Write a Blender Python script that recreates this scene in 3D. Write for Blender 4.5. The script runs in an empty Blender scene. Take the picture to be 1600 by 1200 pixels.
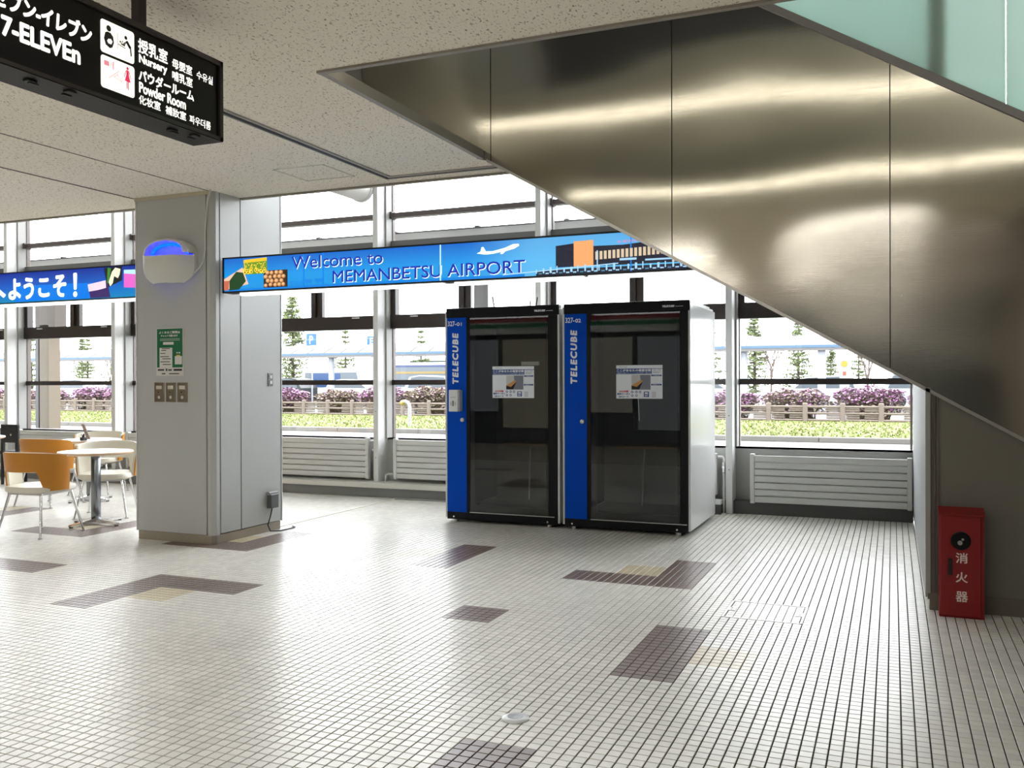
import bpy, bmesh, math, random
from mathutils import Matrix, Vector
random.seed(7)
SC = bpy.context.scene
COL = SC.collection
PI = math.pi
def R(d): return math.radians(d)
def lin(c):
    c /= 255.0
    return c/12.92 if c <= 0.04045 else ((c+0.055)/1.055)**2.4
def S(r, g, b): return (lin(r), lin(g), lin(b))

# ------------------------------------------------------------------ camera
YAW, PITCH, ROLL, FPX, CAM_H = 0.396056, -0.003467, -0.002888, 1422.3, 1.36
_cy, _sy = math.cos(YAW), math.sin(YAW)
_right = Vector((_cy, _sy, 0)); _fwd = Vector((-_sy, _cy, 0)); _up = Vector((0, 0, 1))
_f2 = _fwd*math.cos(PITCH) + _up*math.sin(PITCH); _u2 = _up*math.cos(PITCH) - _fwd*math.sin(PITCH)
_r3 = _right*math.cos(ROLL) + _u2*math.sin(ROLL); _u3 = _u2*math.cos(ROLL) - _right*math.sin(ROLL)
cam = bpy.data.cameras.new('camera'); camo = bpy.data.objects.new('camera', cam); COL.objects.link(camo)
cam.sensor_fit = 'HORIZONTAL'; cam.sensor_width = 36.0; cam.lens = 36.0*FPX/1600.0
cam.clip_start = 0.05; cam.clip_end = 500
camo.matrix_world = Matrix(((_r3.x, _u3.x, -_f2.x, 0), (_r3.y, _u3.y, -_f2.y, 0), (_r3.z, _u3.z, -_f2.z, CAM_H), (0, 0, 0, 1)))
SC.camera = camo

# ------------------------------------------------------------------ world, exposure
W = bpy.data.worlds.new('overcast_sky'); SC.world = W; W.use_nodes = True
_bg = W.node_tree.nodes['Background']
_bg.inputs[0].default_value = (0.93, 0.965, 1.0, 1); _bg.inputs[1].default_value = 7.5
SC.view_settings.view_transform = 'Standard'; SC.view_settings.look = 'None'
SC.view_settings.gamma = 1.0; SC.view_settings.use_curve_mapping = False
SC.view_settings.exposure = 0.45
SHOP = 0.32            # glow added to unseen shop panels to light the hall
LAMP = 22.0            # fill strip lights added in the unseen hall ceiling
try:
    SC.cycles.use_denoising = True
    SC.cycles.max_bounces = 10; SC.cycles.diffuse_bounces = 5; SC.cycles.glossy_bounces = 5
    SC.cycles.transparent_max_bounces = 16; SC.cycles.sample_clamp_indirect = 6.0
    SC.cycles.caustics_reflective = False; SC.cycles.caustics_refractive = False
except Exception:
    pass

# ------------------------------------------------------------------ materials
MATS = {}
def principled(name):
    m = bpy.data.materials.new(name); m.use_nodes = True
    return m, m.node_tree.nodes, m.node_tree.links, m.node_tree.nodes['Principled BSDF']
def mat(name, col, rough=0.5, metal=0.0, spec=0.5, emit=None, es=0.0, var=0.0, vscale=6.0, bump=0.0, bscale=60.0, stretch=None):
    if name in MATS: return MATS[name]
    m, N, L, P = principled(name)
    P.inputs['Base Color'].default_value = (*col, 1)
    P.inputs['Roughness'].default_value = rough; P.inputs['Metallic'].default_value = metal
    P.inputs['Specular IOR Level'].default_value = spec
    if emit is not None:
        P.inputs['Emission Color'].default_value = (*emit, 1); P.inputs['Emission Strength'].default_value = es
    if var or bump:
        tc = N.new('ShaderNodeTexCoord'); mp = N.new('ShaderNodeMapping'); L.new(tc.outputs['Object'], mp.inputs[0])
        if stretch: mp.inputs['Scale'].default_value = stretch
        if var:
            nz = N.new('ShaderNodeTexNoise'); nz.inputs['Scale'].default_value = vscale; nz.inputs['Detail'].default_value = 4
            L.new(mp.outputs[0], nz.inputs['Vector'])
            rp = N.new('ShaderNodeMapRange'); rp.inputs[3].default_value = 1-var; rp.inputs[4].default_value = 1+var
            L.new(nz.outputs[0], rp.inputs[0])
            mx = N.new('ShaderNodeVectorMath'); mx.operation = 'SCALE'; mx.inputs[0].default_value = col
            L.new(rp.outputs[0], mx.inputs['Scale']); L.new(mx.outputs[0], P.inputs['Base Color'])
        if bump:
            nb = N.new('ShaderNodeTexNoise'); nb.inputs['Scale'].default_value = bscale; nb.inputs['Detail'].default_value = 3
            L.new(mp.outputs[0], nb.inputs['Vector'])
            bp = N.new('ShaderNodeBump'); bp.inputs['Strength'].default_value = bump; bp.inputs['Distance'].default_value = 0.01
            L.new(nb.outputs[0], bp.inputs['Height']); L.new(bp.outputs[0], P.inputs['Normal'])
    MATS[name] = m
    return m
def emis(name, col, s=1.0):
    """backlit print or lamp"""
    return mat(name, tuple(c*0.3 for c in col), 0.35, emit=col, es=s)
def window_glass(name, tint=(1, 1, 1), refl=0.07, rough=0.0):
    m = bpy.data.materials.new(name); m.use_nodes = True; N = m.node_tree.nodes; L = m.node_tree.links
    N.remove(N['Principled BSDF']); out = N['Material Output']
    t = N.new('ShaderNodeBsdfTransparent'); t.inputs[0].default_value = (*tint, 1)
    g = N.new('ShaderNodeBsdfGlossy'); g.inputs['Roughness'].default_value = rough
    lw = N.new('ShaderNodeLayerWeight'); lw.inputs['Blend'].default_value = 0.5        # Schlick, alike on both faces
    pw = N.new('ShaderNodeMath'); pw.operation = 'POWER'; pw.inputs[1].default_value = 5.0; L.new(lw.outputs['Facing'], pw.inputs[0])
    ad = N.new('ShaderNodeMath'); ad.operation = 'MULTIPLY_ADD'; ad.inputs[1].default_value = 0.9; ad.inputs[2].default_value = refl; L.new(pw.outputs[0], ad.inputs[0])
    mx = N.new('ShaderNodeMixShader'); L.new(ad.outputs[0], mx.inputs[0]); L.new(t.outputs[0], mx.inputs[1]); L.new(g.outputs[0], mx.inputs[2])
    L.new(mx.outputs[0], out.inputs['Surface'])
    return m

M_GLASS = window_glass('clear_window_glass', refl=0.04)
M_DARKGLASS = window_glass('smoked_door_glass', (0.80, 0.82, 0.82), 0.038)
M_FIN = mat('white_painted_aluminium', S(206, 206, 204), 0.35)
M_FRAME = mat('dark_bronze_frame', S(42, 33, 30), 0.35)
M_FRAME2 = mat('grey_window_rail', S(92, 92, 92), 0.4)
M_GREYWALL = mat('grey_sill_wall', S(168, 168, 164), 0.55, var=0.03)
M_BASE = mat('dark_baseboard', S(74, 74, 72), 0.5)
M_WHITE = mat('white_metal', S(226, 227, 226), 0.3)
M_RAD = mat('radiator_enamel', S(200, 200, 197), 0.4)
M_CHROME = mat('chrome', (0.75, 0.75, 0.76), 0.12, metal=1)
M_STEEL = mat('brushed_bare_steel', (0.55, 0.54, 0.52), 0.3, metal=1)
M_BLACK = mat('black_paint', S(7, 9, 14), 0.35, spec=0.2)
M_BLACKM = mat('matte_black', S(18, 18, 18), 0.55)
M_BLUE = mat('booth_blue', S(0, 74, 190), 0.5, spec=0.08)
M_PANEL = mat('pillar_panel', S(186, 188, 187), 0.42, var=0.02, vscale=2)
M_JOINT = mat('dark_joint', S(66, 62, 58), 0.6)
M_PLINTH = mat('beige_plinth', S(158, 150, 134), 0.5, var=0.04)
M_WHITEPLASTIC = mat('white_plastic', S(214, 214, 208), 0.4)
M_BEIGEWALL = mat('beige_wall', S(176, 168, 152), 0.55, var=0.02, vscale=2)
M_LAMP = emis('fill_lamp', (1.0, 0.985, 0.955), LAMP)
M_TUBE = emis('sign_tube_lamp', (1.0, 1.0, 1.0), 2.0)
M_VOIDLAMP = emis('void_lamp', (1.0, 0.95, 0.82), 5.0)

def ceiling_mat():
    m, N, L, P = principled('rockwool_ceiling_board')
    tc = N.new('ShaderNodeTexCoord'); mp = N.new('ShaderNodeMapping'); L.new(tc.outputs['Object'], mp.inputs[0])
    mp.inputs['Scale'].default_value = (1.0, 0.55, 1.0); mp.inputs['Rotation'].default_value = (0, 0, 0.6)
    v = N.new('ShaderNodeTexNoise'); v.inputs['Scale'].default_value = 92; v.inputs['Detail'].default_value = 2.5; v.inputs['Distortion'].default_value = 0.8
    L.new(mp.outputs[0], v.inputs['Vector'])
    cr = N.new('ShaderNodeValToRGB'); cr.color_ramp.elements[0].position = 0.335; cr.color_ramp.elements[0].color = (*S(160, 148, 130), 1)
    cr.color_ramp.elements[1].position = 0.40; cr.color_ramp.elements[1].color = (*S(246, 240, 226), 1)
    L.new(v.outputs[0], cr.inputs[0]); L.new(cr.outputs[0], P.inputs['Base Color'])
    b = N.new('ShaderNodeBump'); b.inputs['Strength'].default_value = 0.35; b.inputs['Distance'].default_value = 0.004
    L.new(v.outputs[0], b.inputs['Height']); L.new(b.outputs[0], P.inputs['Normal'])
    P.inputs['Roughness'].default_value = 0.85; P.inputs['Specular IOR Level'].default_value = 0.15
    return m
M_CEIL = ceiling_mat()

def steel_panel_mat():
    m, N, L, P = principled('hairline_stainless')
    tc = N.new('ShaderNodeNewGeometry')
    mp = N.new('ShaderNodeMapping'); mp.inputs['Scale'].default_value = (0.55, 1, 1.0); L.new(tc.outputs['Position'], mp.inputs[0])
    big = N.new('ShaderNodeTexNoise'); big.inputs['Scale'].default_value = 0.8; big.inputs['Detail'].default_value = 1.2
    L.new(mp.outputs[0], big.inputs['Vector'])
    mp2 = N.new('ShaderNodeMapping'); mp2.inputs['Scale'].default_value = (1.5, 1, 220); L.new(tc.outputs['Position'], mp2.inputs[0])
    fine = N.new('ShaderNodeTexNoise'); fine.inputs['Scale'].default_value = 3; fine.inputs['Detail'].default_value = 3
    L.new(mp2.outputs[0], fine.inputs['Vector'])
    b1 = N.new('ShaderNodeBump'); b1.inputs['Strength'].default_value = 0.55; b1.inputs['Distance'].default_value = 0.12; L.new(big.outputs[0], b1.inputs['Height'])
    b2 = N.new('ShaderNodeBump'); b2.inputs['Strength'].default_value = 0.06; b2.inputs['Distance'].default_value = 0.001
    L.new(fine.outputs[0], b2.inputs['Height']); L.new(b1.outputs[0], b2.inputs['Normal']); L.new(b2.outputs[0], P.inputs['Normal'])
    P.inputs['Base Color'].default_value = (0.60, 0.56, 0.48, 1); P.inputs['Metallic'].default_value = 1; P.inputs['Roughness'].default_value = 0.115
    return m
M_STAINLESS = steel_panel_mat()

def tile_mat(name, col, var, rough=0.31):
    m, N, L, P = principled(name)
    gi = N.new('ShaderNodeNewGeometry'); oi = N.new('ShaderNodeObjectInfo')
    ad = N.new('ShaderNodeMath'); ad.operation = 'ADD'; L.new(gi.outputs['Random Per Island'], ad.inputs[0]); L.new(oi.outputs['Random'], ad.inputs[1])
    fr = N.new('ShaderNodeMath'); fr.operation = 'FRACT'; L.new(ad.outputs[0], fr.inputs[0])
    rp = N.new('ShaderNodeMapRange'); rp.inputs[3].default_value = 1-var; rp.inputs[4].default_value = 1+var; L.new(fr.outputs[0], rp.inputs[0])
    tc = N.new('ShaderNodeTexCoord'); nz = N.new('ShaderNodeTexNoise'); nz.inputs['Scale'].default_value = 0.9; nz.inputs['Detail'].default_value = 5
    L.new(gi.outputs['Position'], nz.inputs['Vector'])
    r2 = N.new('ShaderNodeMapRange'); r2.inputs[1].default_value = 0.3; r2.inputs[2].default_value = 0.7; r2.inputs[3].default_value = 0.85; r2.inputs[4].default_value = 1.05; L.new(nz.outputs[0], r2.inputs[0])
    mm = N.new('ShaderNodeMath'); mm.operation = 'MULTIPLY'; L.new(rp.outputs[0], mm.inputs[0]); L.new(r2.outputs[0], mm.inputs[1])
    mx = N.new('ShaderNodeVectorMath'); mx.operation = 'SCALE'; mx.inputs[0].default_value = col; L.new(mm.outputs[0], mx.inputs['Scale'])
    L.new(mx.outputs[0], P.inputs['Base Color'])
    n3 = N.new('ShaderNodeTexNoise'); n3.inputs['Scale'].default_value = 9; n3.inputs['Detail'].default_value = 2; L.new(gi.outputs['Position'], n3.inputs['Vector'])
    bp = N.new('ShaderNodeBump'); bp.inputs['Strength'].default_value = 0.12; bp.inputs['Distance'].default_value = 0.004; L.new(n3.outputs[0], bp.inputs['Height']); L.new(bp.outputs[0], P.inputs['Normal'])
    P.inputs['Roughness'].default_value = rough; P.inputs['Specular IOR Level'].default_value = 0.42
    return m
M_TILE = [tile_mat('cream_floor_tile', S(222, 219, 211), 0.075), tile_mat('brown_floor_tile', S(116, 99, 91), 0.08), tile_mat('sand_floor_tile', S(206, 193, 164), 0.05)]
M_GROUT = mat('dark_grout', S(46, 43, 40), 0.85, spec=0.2, var=0.2, vscale=8)

# ------------------------------------------------------------------ mesh builder
class MB:
    def __init__(self): self.v = []; self.f = []; self.mi = []
    def add(self, vs, fs, mi=0):
        o = len(self.v); self.v += [tuple(p) for p in vs]; self.f += [tuple(o+i for i in f) for f in fs]; self.mi += [mi]*len(fs); return self
    def box(self, x0, x1, y0, y1, z0, z1, mi=0):
        vs = [(x0,y0,z0),(x1,y0,z0),(x1,y1,z0),(x0,y1,z0),(x0,y0,z1),(x1,y0,z1),(x1,y1,z1),(x0,y1,z1)]
        return self.add(vs, [(0,3,2,1),(4,5,6,7),(0,1,5,4),(1,2,6,5),(2,3,7,6),(3,0,4,7)], mi)
    def cbox(self, x0, x1, y0, y1, z0, z1, c=0.01, mi=0):
        """box with chamfered edges"""
        bm = bmesh.new(); bmesh.ops.create_cube(bm, size=1)
        for v in bm.verts: v.co = ((x0+x1)/2+v.co.x*(x1-x0), (y0+y1)/2+v.co.y*(y1-y0), (z0+z1)/2+v.co.z*(z1-z0))
        bmesh.ops.bevel(bm, geom=bm.edges[:], offset=c, segments=2, affect='EDGES', profile=0.5)
        bm.verts.index_update(); self.add([v.co[:] for v in bm.verts], [[v.index for v in f.verts] for f in bm.faces], mi); bm.free(); return self
    def cyl(self, p, q, r, n=16, r2=None, mi=0, caps=True):
        p = Vector(p); q = Vector(q); d = (q-p).normalized(); r2 = r if r2 is None else r2
        a = d.orthogonal().normalized(); b = d.cross(a)
        vs = [p+a*math.cos(t)*r+b*math.sin(t)*r for t in [2*PI*i/n for i in range(n)]]+[q+a*math.cos(t)*r2+b*math.sin(t)*r2 for t in [2*PI*i/n for i in range(n)]]
        fs = [(i,(i+1)%n,n+(i+1)%n,n+i) for i in range(n)]
        if caps: fs += [tuple(range(n-1,-1,-1)), tuple(range(n,2*n))]
        return self.add([v[:] for v in vs], fs, mi)
    def tube(self, pts, r, n=8, mi=0):
        pts = [Vector(p) for p in pts]; rings = []
        prev = None
        for i, p in enumerate(pts):
            d = ((pts[min(i+1,len(pts)-1)]-pts[max(i-1,0)])).normalized()
            a = d.orthogonal().normalized() if prev is None else (prev-d*prev.dot(d)).normalized()
            prev = a; b = d.cross(a)
            rings.append([p+a*math.cos(2*PI*k/n)*r+b*math.sin(2*PI*k/n)*r for k in range(n)])
        vs = [v[:] for g in rings for v in g]; fs = []
        for i in range(len(pts)-1):
            for k in range(n): fs.append((i*n+k, i*n+(k+1)%n, (i+1)*n+(k+1)%n, (i+1)*n+k))
        fs += [tuple(range(n-1,-1,-1)), tuple((len(pts)-1)*n+k for k in range(n))]
        return self.add(vs, fs, mi)
    def lathe(self, prof, c=(0,0,0), n=24, mi=0):
        vs = []; fs = []
        for r, z in prof:
            for k in range(n): vs.append((c[0]+r*math.cos(2*PI*k/n), c[1]+r*math.sin(2*PI*k/n), c[2]+z))
        for i in range(len(prof)-1):
            for k in range(n): fs.append((i*n+k, i*n+(k+1)%n, (i+1)*n+(k+1)%n, (i+1)*n+k))
        fs += [tuple(range(n-1,-1,-1)), tuple((len(prof)-1)*n+k for k in range(n))]
        return self.add(vs, fs, mi)
    def prism(self, poly, axis, a, b, mi=0):
        """polygon in two axes extruded along 'x','y' or 'z' from a to b"""
        def P(u, w, t):
            return {'x': (t,u,w), 'y': (u,t,w), 'z': (u,w,t)}[axis]
        n = len(poly)
        vs = [P(u,w,a) for u,w in poly]+[P(u,w,b) for u,w in poly]
        return self.add(vs, [tuple(range(n-1,-1,-1)), tuple(range(n,2*n))]+[(i,(i+1)%n,n+(i+1)%n,n+i) for i in range(n)], mi)
    def quad(self, o, ux, uy, x0, x1, y0, y1, mi=0):
        o = Vector(o); ux = Vector(ux); uy = Vector(uy)
        return self.add([(o+ux*a+uy*b)[:] for a,b in ((x0,y0),(x1,y0),(x1,y1),(x0,y1))], [(0,1,2,3)], mi)
    def poly2(self, o, ux, uy, pts, mi=0):
        o = Vector(o); ux = Vector(ux); uy = Vector(uy)
        return self.add([(o+ux*a+uy*b)[:] for a,b in pts], [tuple(range(len(pts)))], mi)

def thing(name, label, cat, loc=(0,0,0), rotz=0.0, group=None):
    o = bpy.data.objects.new(name, None); COL.objects.link(o); o.location = loc; o.rotation_euler = (0,0,rotz)
    o.empty_display_size = 0.1
    o['label'] = label; o['category'] = cat
    if group: o['group'] = group
    return o
def wloc(o):
    p = Vector((0,0,0))
    while o is not None: p += o.location; o = o.parent
    return p
def obj(name, mb, mats, parent=None, smooth=False, label=None, kind=None, local=False, fixn=True):
    """one mesh object; vertices are given in world space unless local"""
    me = bpy.data.meshes.new(name)
    if parent is not None:
        sh = Vector((0,0,0)) if local else wloc(parent); loc = (0,0,0)
        # sub-object origin at the middle of its own bounding box
        xs = [v[0] for v in mb.v]; ys = [v[1] for v in mb.v]; zs = [v[2] for v in mb.v]
        c = Vector(((min(xs)+max(xs))/2, (min(ys)+max(ys))/2, (min(zs)+max(zs))/2)); loc = c-sh; sh = c
    else:
        xs = [v[0] for v in mb.v]; ys = [v[1] for v in mb.v]; zs = [v[2] for v in mb.v]
        sh = Vector(((min(xs)+max(xs))/2, (min(ys)+max(ys))/2, min(zs))); loc = sh
    me.from_pydata([(v[0]-sh[0], v[1]-sh[1], v[2]-sh[2]) for v in mb.v], [], mb.f)
    if not isinstance(mats, (list, tuple)): mats = [mats]
    for m in mats: me.materials.append(m)
    if len(mats) > 1: me.polygons.foreach_set('material_index', mb.mi)
    if fixn and len(mb.f) < 20000:
        bm = bmesh.new(); bm.from_mesh(me); bmesh.ops.recalc_face_normals(bm, faces=bm.faces[:]); bm.to_mesh(me); bm.free()
    if smooth:
        me.polygons.foreach_set('use_smooth', [True]*len(me.polygons))
        try: me.set_sharp_from_angle(angle=R(40))
        except Exception: pass
    me.update()
    o = bpy.data.objects.new(name, me); COL.objects.link(o); o.location = loc
    if parent is not None: o.parent = parent
    if label: o['label'] = label
    if kind: o['kind'] = kind
    return o
def struct(name, mb, mats, **k):
    o = obj(name, mb, mats, **k); o['kind'] = 'structure'; return o
def tag(o, label, cat, group=None):
    o['label'] = label; o['category'] = cat
    if group: o['group'] = group
    return o
def copy_tree(o, parent=None):
    c = o.copy(); COL.objects.link(c); c.parent = parent
    for ch in list(o.children): copy_tree(ch, c)
    return c

# text as flat print: mesh fitted into a rectangle on a plane
_tcache = {}
def text_verts(body, shear=0.0, sp=1.0):
    key = (body, shear, sp)
    if key in _tcache: return _tcache[key]
    cu = bpy.data.curves.new('t', 'FONT'); cu.body = body; cu.size = 1.0; cu.shear = shear; cu.space_character = sp; cu.resolution_u = 3
    ob = bpy.data.objects.new('t', cu); COL.objects.link(ob)
    me = bpy.data.meshes.new_from_object(ob.evaluated_get(bpy.context.evaluated_depsgraph_get()))
    vs = [v.co[:2] for v in me.vertices]; fs = [tuple(p.vertices) for p in me.polygons]
    bpy.data.objects.remove(ob); bpy.data.curves.remove(cu); bpy.data.meshes.remove(me)
    _tcache[key] = (vs, fs); return vs, fs
def text(mb, body, o, ux, uy, x0, x1, y0, y1, bold=0.0, shear=0.0, mi=0, sp=1.0):
    """fit body into [x0,x1]x[y0,y1] of the plane at o; bold in metres"""
    vs, fs = text_verts(body, shear, sp)
    ax = min(v[0] for v in vs); bx = max(v[0] for v in vs); ay = min(v[1] for v in vs); by = max(v[1] for v in vs)
    o = Vector(o); ux = Vector(ux); uy = Vector(uy)
    offs = [(0,0)] if not bold else [(bold*math.cos(t), bold*math.sin(t)) for t in [k*PI/4 for k in range(8)]]
    nz = ux.cross(uy)
    for q_, (dx, dy) in enumerate(offs):
        mb.add([(o+nz*(0.00006*q_)+ux*(x0+bold+(v[0]-ax)/(bx-ax)*(x1-x0-2*bold)+dx)+uy*(y0+bold+(v[1]-ay)/max(by-ay,1e-6)*(y1-y0-2*bold)+dy))[:] for v in vs], fs, mi)
    return mb

# ================================================================== FLOOR
PX, PY, GX, GY = 0.29750/6, 0.309/6, -1.21, 3.125     # tile pitch and grid origin
DARK = set(); SAND = set()
for i, j in [(-3,9),(-2,9),(-1,9),(-1,10),(-1,11),(0,3),(0,4),(0,5),(-4,5),(-7,9),(-7,10),(-7,11),(-1,-1),(-1,-2),(-12,5),(-11,5),(-10,5),(-12,4),(-12,3),
             (-18,5),(-17,5),(-16,5),(-21,9),(-20,9),(-19,9),(-19,10),(-19,11),(-15,9),(-14,9),(-13,9),(-13,10),(-13,11),(-27,11),(-26,11),(-25,11),(-25,12),
             (-23,3),(-23,4),(-16,-1),(-15,-1),(6,1),(6,0),(8,4),(9,4)]: DARK.add((i,j))
for i, j in [(-2,10),(-11,4),(1,4),(-14,10),(-20,10),(-26,12),(-8,10),(7,1)]: SAND.add((i,j))
PATCH_HATCH = (-0.9125, -0.9125+9*PX, GY+42*PY, GY+50*PY)
flo = struct('floor', MB().box(-15.5, 3.4, 1.4, 9.62, -0.06, -0.004), M_GROUT)
def tile_shape(w, h, t=0.004, c=0.0012):
    a, b = w/2, h/2
    vs = [(-a,-b,-t),(a,-b,-t),(a,b,-t),(-a,b,-t),(-a,-b,-c),(a,-b,-c),(a,b,-c),(-a,b,-c),(-a+c,-b+c,0),(a-c,-b+c,0),(a-c,b-c,0),(-a+c,b-c,0)]
    fs = [(8,9,10,11)]+[(k,(k+1)%4,4+(k+1)%4,4+k) for k in range(4)]+[(4+k,4+(k+1)%4,8+(k+1)%4,8+k) for k in range(4)]
    return vs, fs
TW, TH = PX-0.0052, PY-0.0052
NEAR = []; FAR = []
for I in range(int((-15.4-GX)/PX), int((3.3-GX)/PX)):
    for J in range(int((1.45-GY)/PY), int((9.58-GY)/PY)):
        x = GX+(I+0.5)*PX; y = GY+(J+0.5)*PY
        if PATCH_HATCH[0] < x < PATCH_HATCH[1] and PATCH_HATCH[2] < y < PATCH_HATCH[3]: continue
        key = (math.floor(I/6), math.floor(J/6)); mi = 1 if key in DARK else (2 if key in SAND else 0)
        d = Vector((x, y, -CAM_H)); dep = d.dot(_f2); ok = False
        if dep > 1:
            u = 800+FPX*d.dot(_r3)/dep; w = 600-FPX*d.dot(_u3)/dep
            ok = 4 < u < 1596 and w < 1197
        (NEAR if ok else FAR).append((dep, x, y, mi))
NEAR.sort(); FAR += NEAR[300:]; NEAR = NEAR[:300]
tv, tf = tile_shape(TW, TH)
tmesh = []
for k in range(3):
    me = bpy.data.meshes.new('tile'); me.from_pydata(tv, [], tf); me.materials.append(M_TILE[k]); tmesh.append(me)
for dep, x, y, mi in NEAR:
    o = bpy.data.objects.new('tile', tmesh[mi]); COL.objects.link(o); o.location = (x-flo.location.x, y-flo.location.y, -flo.location.z); o.parent = flo
mb = MB()
for dep, x, y, mi in FAR:
    o = len(mb.v); mb.v += [(a+x, b+y, c) for a, b, c in tv]; mb.f += [tuple(o+q for q in f) for f in tf]; mb.mi += [mi]*len(tf)
obj('tile_field', mb, M_TILE, flo, kind='stuff')
# plain continuation of the floor behind the camera
def far_floor_mat():
    m, N, L, P = principled('tiled_floor_far')
    tc = N.new('ShaderNodeTexCoord'); br = N.new('ShaderNodeTexBrick'); L.new(tc.outputs['Object'], br.inputs['Vector'])
    br.offset = 0; br.squash = 1
    br.inputs['Scale'].default_value = 20; br.inputs['Mortar Size'].default_value = 0.04; br.inputs['Brick Width'].default_value = 1; br.inputs['Row Height'].default_value = 1
    br.inputs['Color1'].default_value = (*S(212, 207, 195), 1); br.inputs['Color2'].default_value = (*S(205, 200, 188), 1); br.inputs['Mortar'].default_value = (*S(58, 54, 50), 1)
    L.new(br.outputs[0], P.inputs['Base Color']); P.inputs['Roughness'].default_value = 0.25
    return m
M_FARFLOOR = far_floor_mat()
struct('floor_rear', MB().box(-15.5, 9.0, -6.2, 1.4, -0.06, 0.0), M_FARFLOOR)
struct('floor_side', MB().box(3.4, 9.0, 1.4, 9.62, -0.06, 0.0), M_FARFLOOR)

# ================================================================== CEILING
CZ, CE = 2.95, 6.39        # ceiling height, far edge
cm = MB()
cm.box(-15.5, -2.682, -6.2, CE, CZ, CZ+0.035).box(-2.682, 9.0, -6.2, 3.95, CZ, CZ+0.035)
ceil = struct('ceiling', cm, M_CEIL)
lip = MB()
lip.box(-2.72, 9.0, 3.92, 3.952, CZ-0.012, CZ+0.05).box(-2.715, -2.680, 3.95, 5.90, CZ-0.012, CZ+0.05)
lip.box(-15.5, -2.68, CE-0.02, CE+0.012, CZ-0.015, CZ+0.10)
struct('trim_1', lip, mat('ceiling_edge_trim', S(150, 145, 134), 0.5))
sl = MB(); sl.box(-3.645, -3.60, 1.2, 6.20, CZ-0.006, CZ+0.001).box(-3.60, -2.70, 6.155, 6.20, CZ-0.006, CZ+0.001)
slot = struct('trim_2', sl, mat('slot_shadow', S(30, 30, 32), 0.6))
obj('slot_edge', MB().box(-3.658, -3.645, 1.2, 6.21, CZ-0.012, CZ).box(-3.60, -3.588, 1.2, 6.157, CZ-0.012, CZ).box(-3.658, -2.70, 6.20, 6.212, CZ-0.012, CZ).box(-3.59, -2.70, 6.145, 6.155, CZ-0.012, CZ), mat('slot_aluminium', S(176, 174, 168), 0.4), slot)
sm = MB(); sm.box(-5.256, -5.246, -6, 6.05, CZ-0.0025, CZ).box(-6.082, -6.066, -6, 6.03, CZ-0.004, CZ)
struct('trim_3', sm, mat('ceiling_seam', S(104, 96, 84), 0.7))
hm = MB(); x0, x1, y0, y1 = -4.285, -3.845, 5.62, 6.045
hm.box(x0,x1,y0,y0+0.012,CZ-0.004,CZ).box(x0,x1,y1-0.012,y1,CZ-0.004,CZ).box(x0,x0+0.012,y0,y1,CZ-0.004,CZ).box(x1-0.012,x1,y0,y1,CZ-0.004,CZ)
hatch = struct('trim_4', hm, mat('hatch_trim', S(216, 212, 200), 0.4))

# building shell around the hall, and the upper void over the window strip and the escalator
struct('wall_left', MB().box(-15.7, -15.5, -6.2, 9.8, -0.06, 6.4), M_BEIGEWALL)
struct('wall_light_block', MB().box(1.45, 1.6, -6.2, 5.86, -0.06, 2.95), mat('taupe_light_block', S(116, 110, 100), 0.6))  # unseen wall added to keep hall light off the floor at right
struct('wall_right_far', MB().box(9.0, 9.2, -6.2, 9.8, -0.06, 6.4), M_BEIGEWALL)
shop = struct('wall_front', MB().box(-15.7, 9.2, -6.4, -6.2, -0.06, 6.4), M_BEIGEWALL)
up = MB()
up.box(-15.7, -3.70, CE, CE+0.12, CZ+0.035, 6.4)            # upper wall above the ceiling edge
up.box(-3.82, -3.70, 2.2, CE+0.12, CZ+0.035, 6.4)           # left end of the void
struct('wall_upper', up, mat('upper_wall', S(190, 188, 182), 0.6))
struct('wall_void', MB().box(-3.82, 9.2, 3.83, 3.95, CZ+0.035, 4.1).box(-3.82, 9.2, 2.2, 3.83, 4.02, 4.1), mat('void_fascia', S(170, 164, 150), 0.55))
struct('wall_void_upper', MB().box(-3.82, 9.2, 2.1, 2.2, 4.1, 6.4), mat('void_dark_wall', S(34, 34, 36), 0.6))
struct('roof', MB().box(-15.7, 9.2, 2.0, 10.0, 6.4, 6.55), mat('void_roof', S(205, 205, 200), 0.8))
struct('floor_upper', MB().box(-15.7, 9.2, -6.4, 3.2, 3.3, 3.4), M_GREYWALL)

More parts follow.
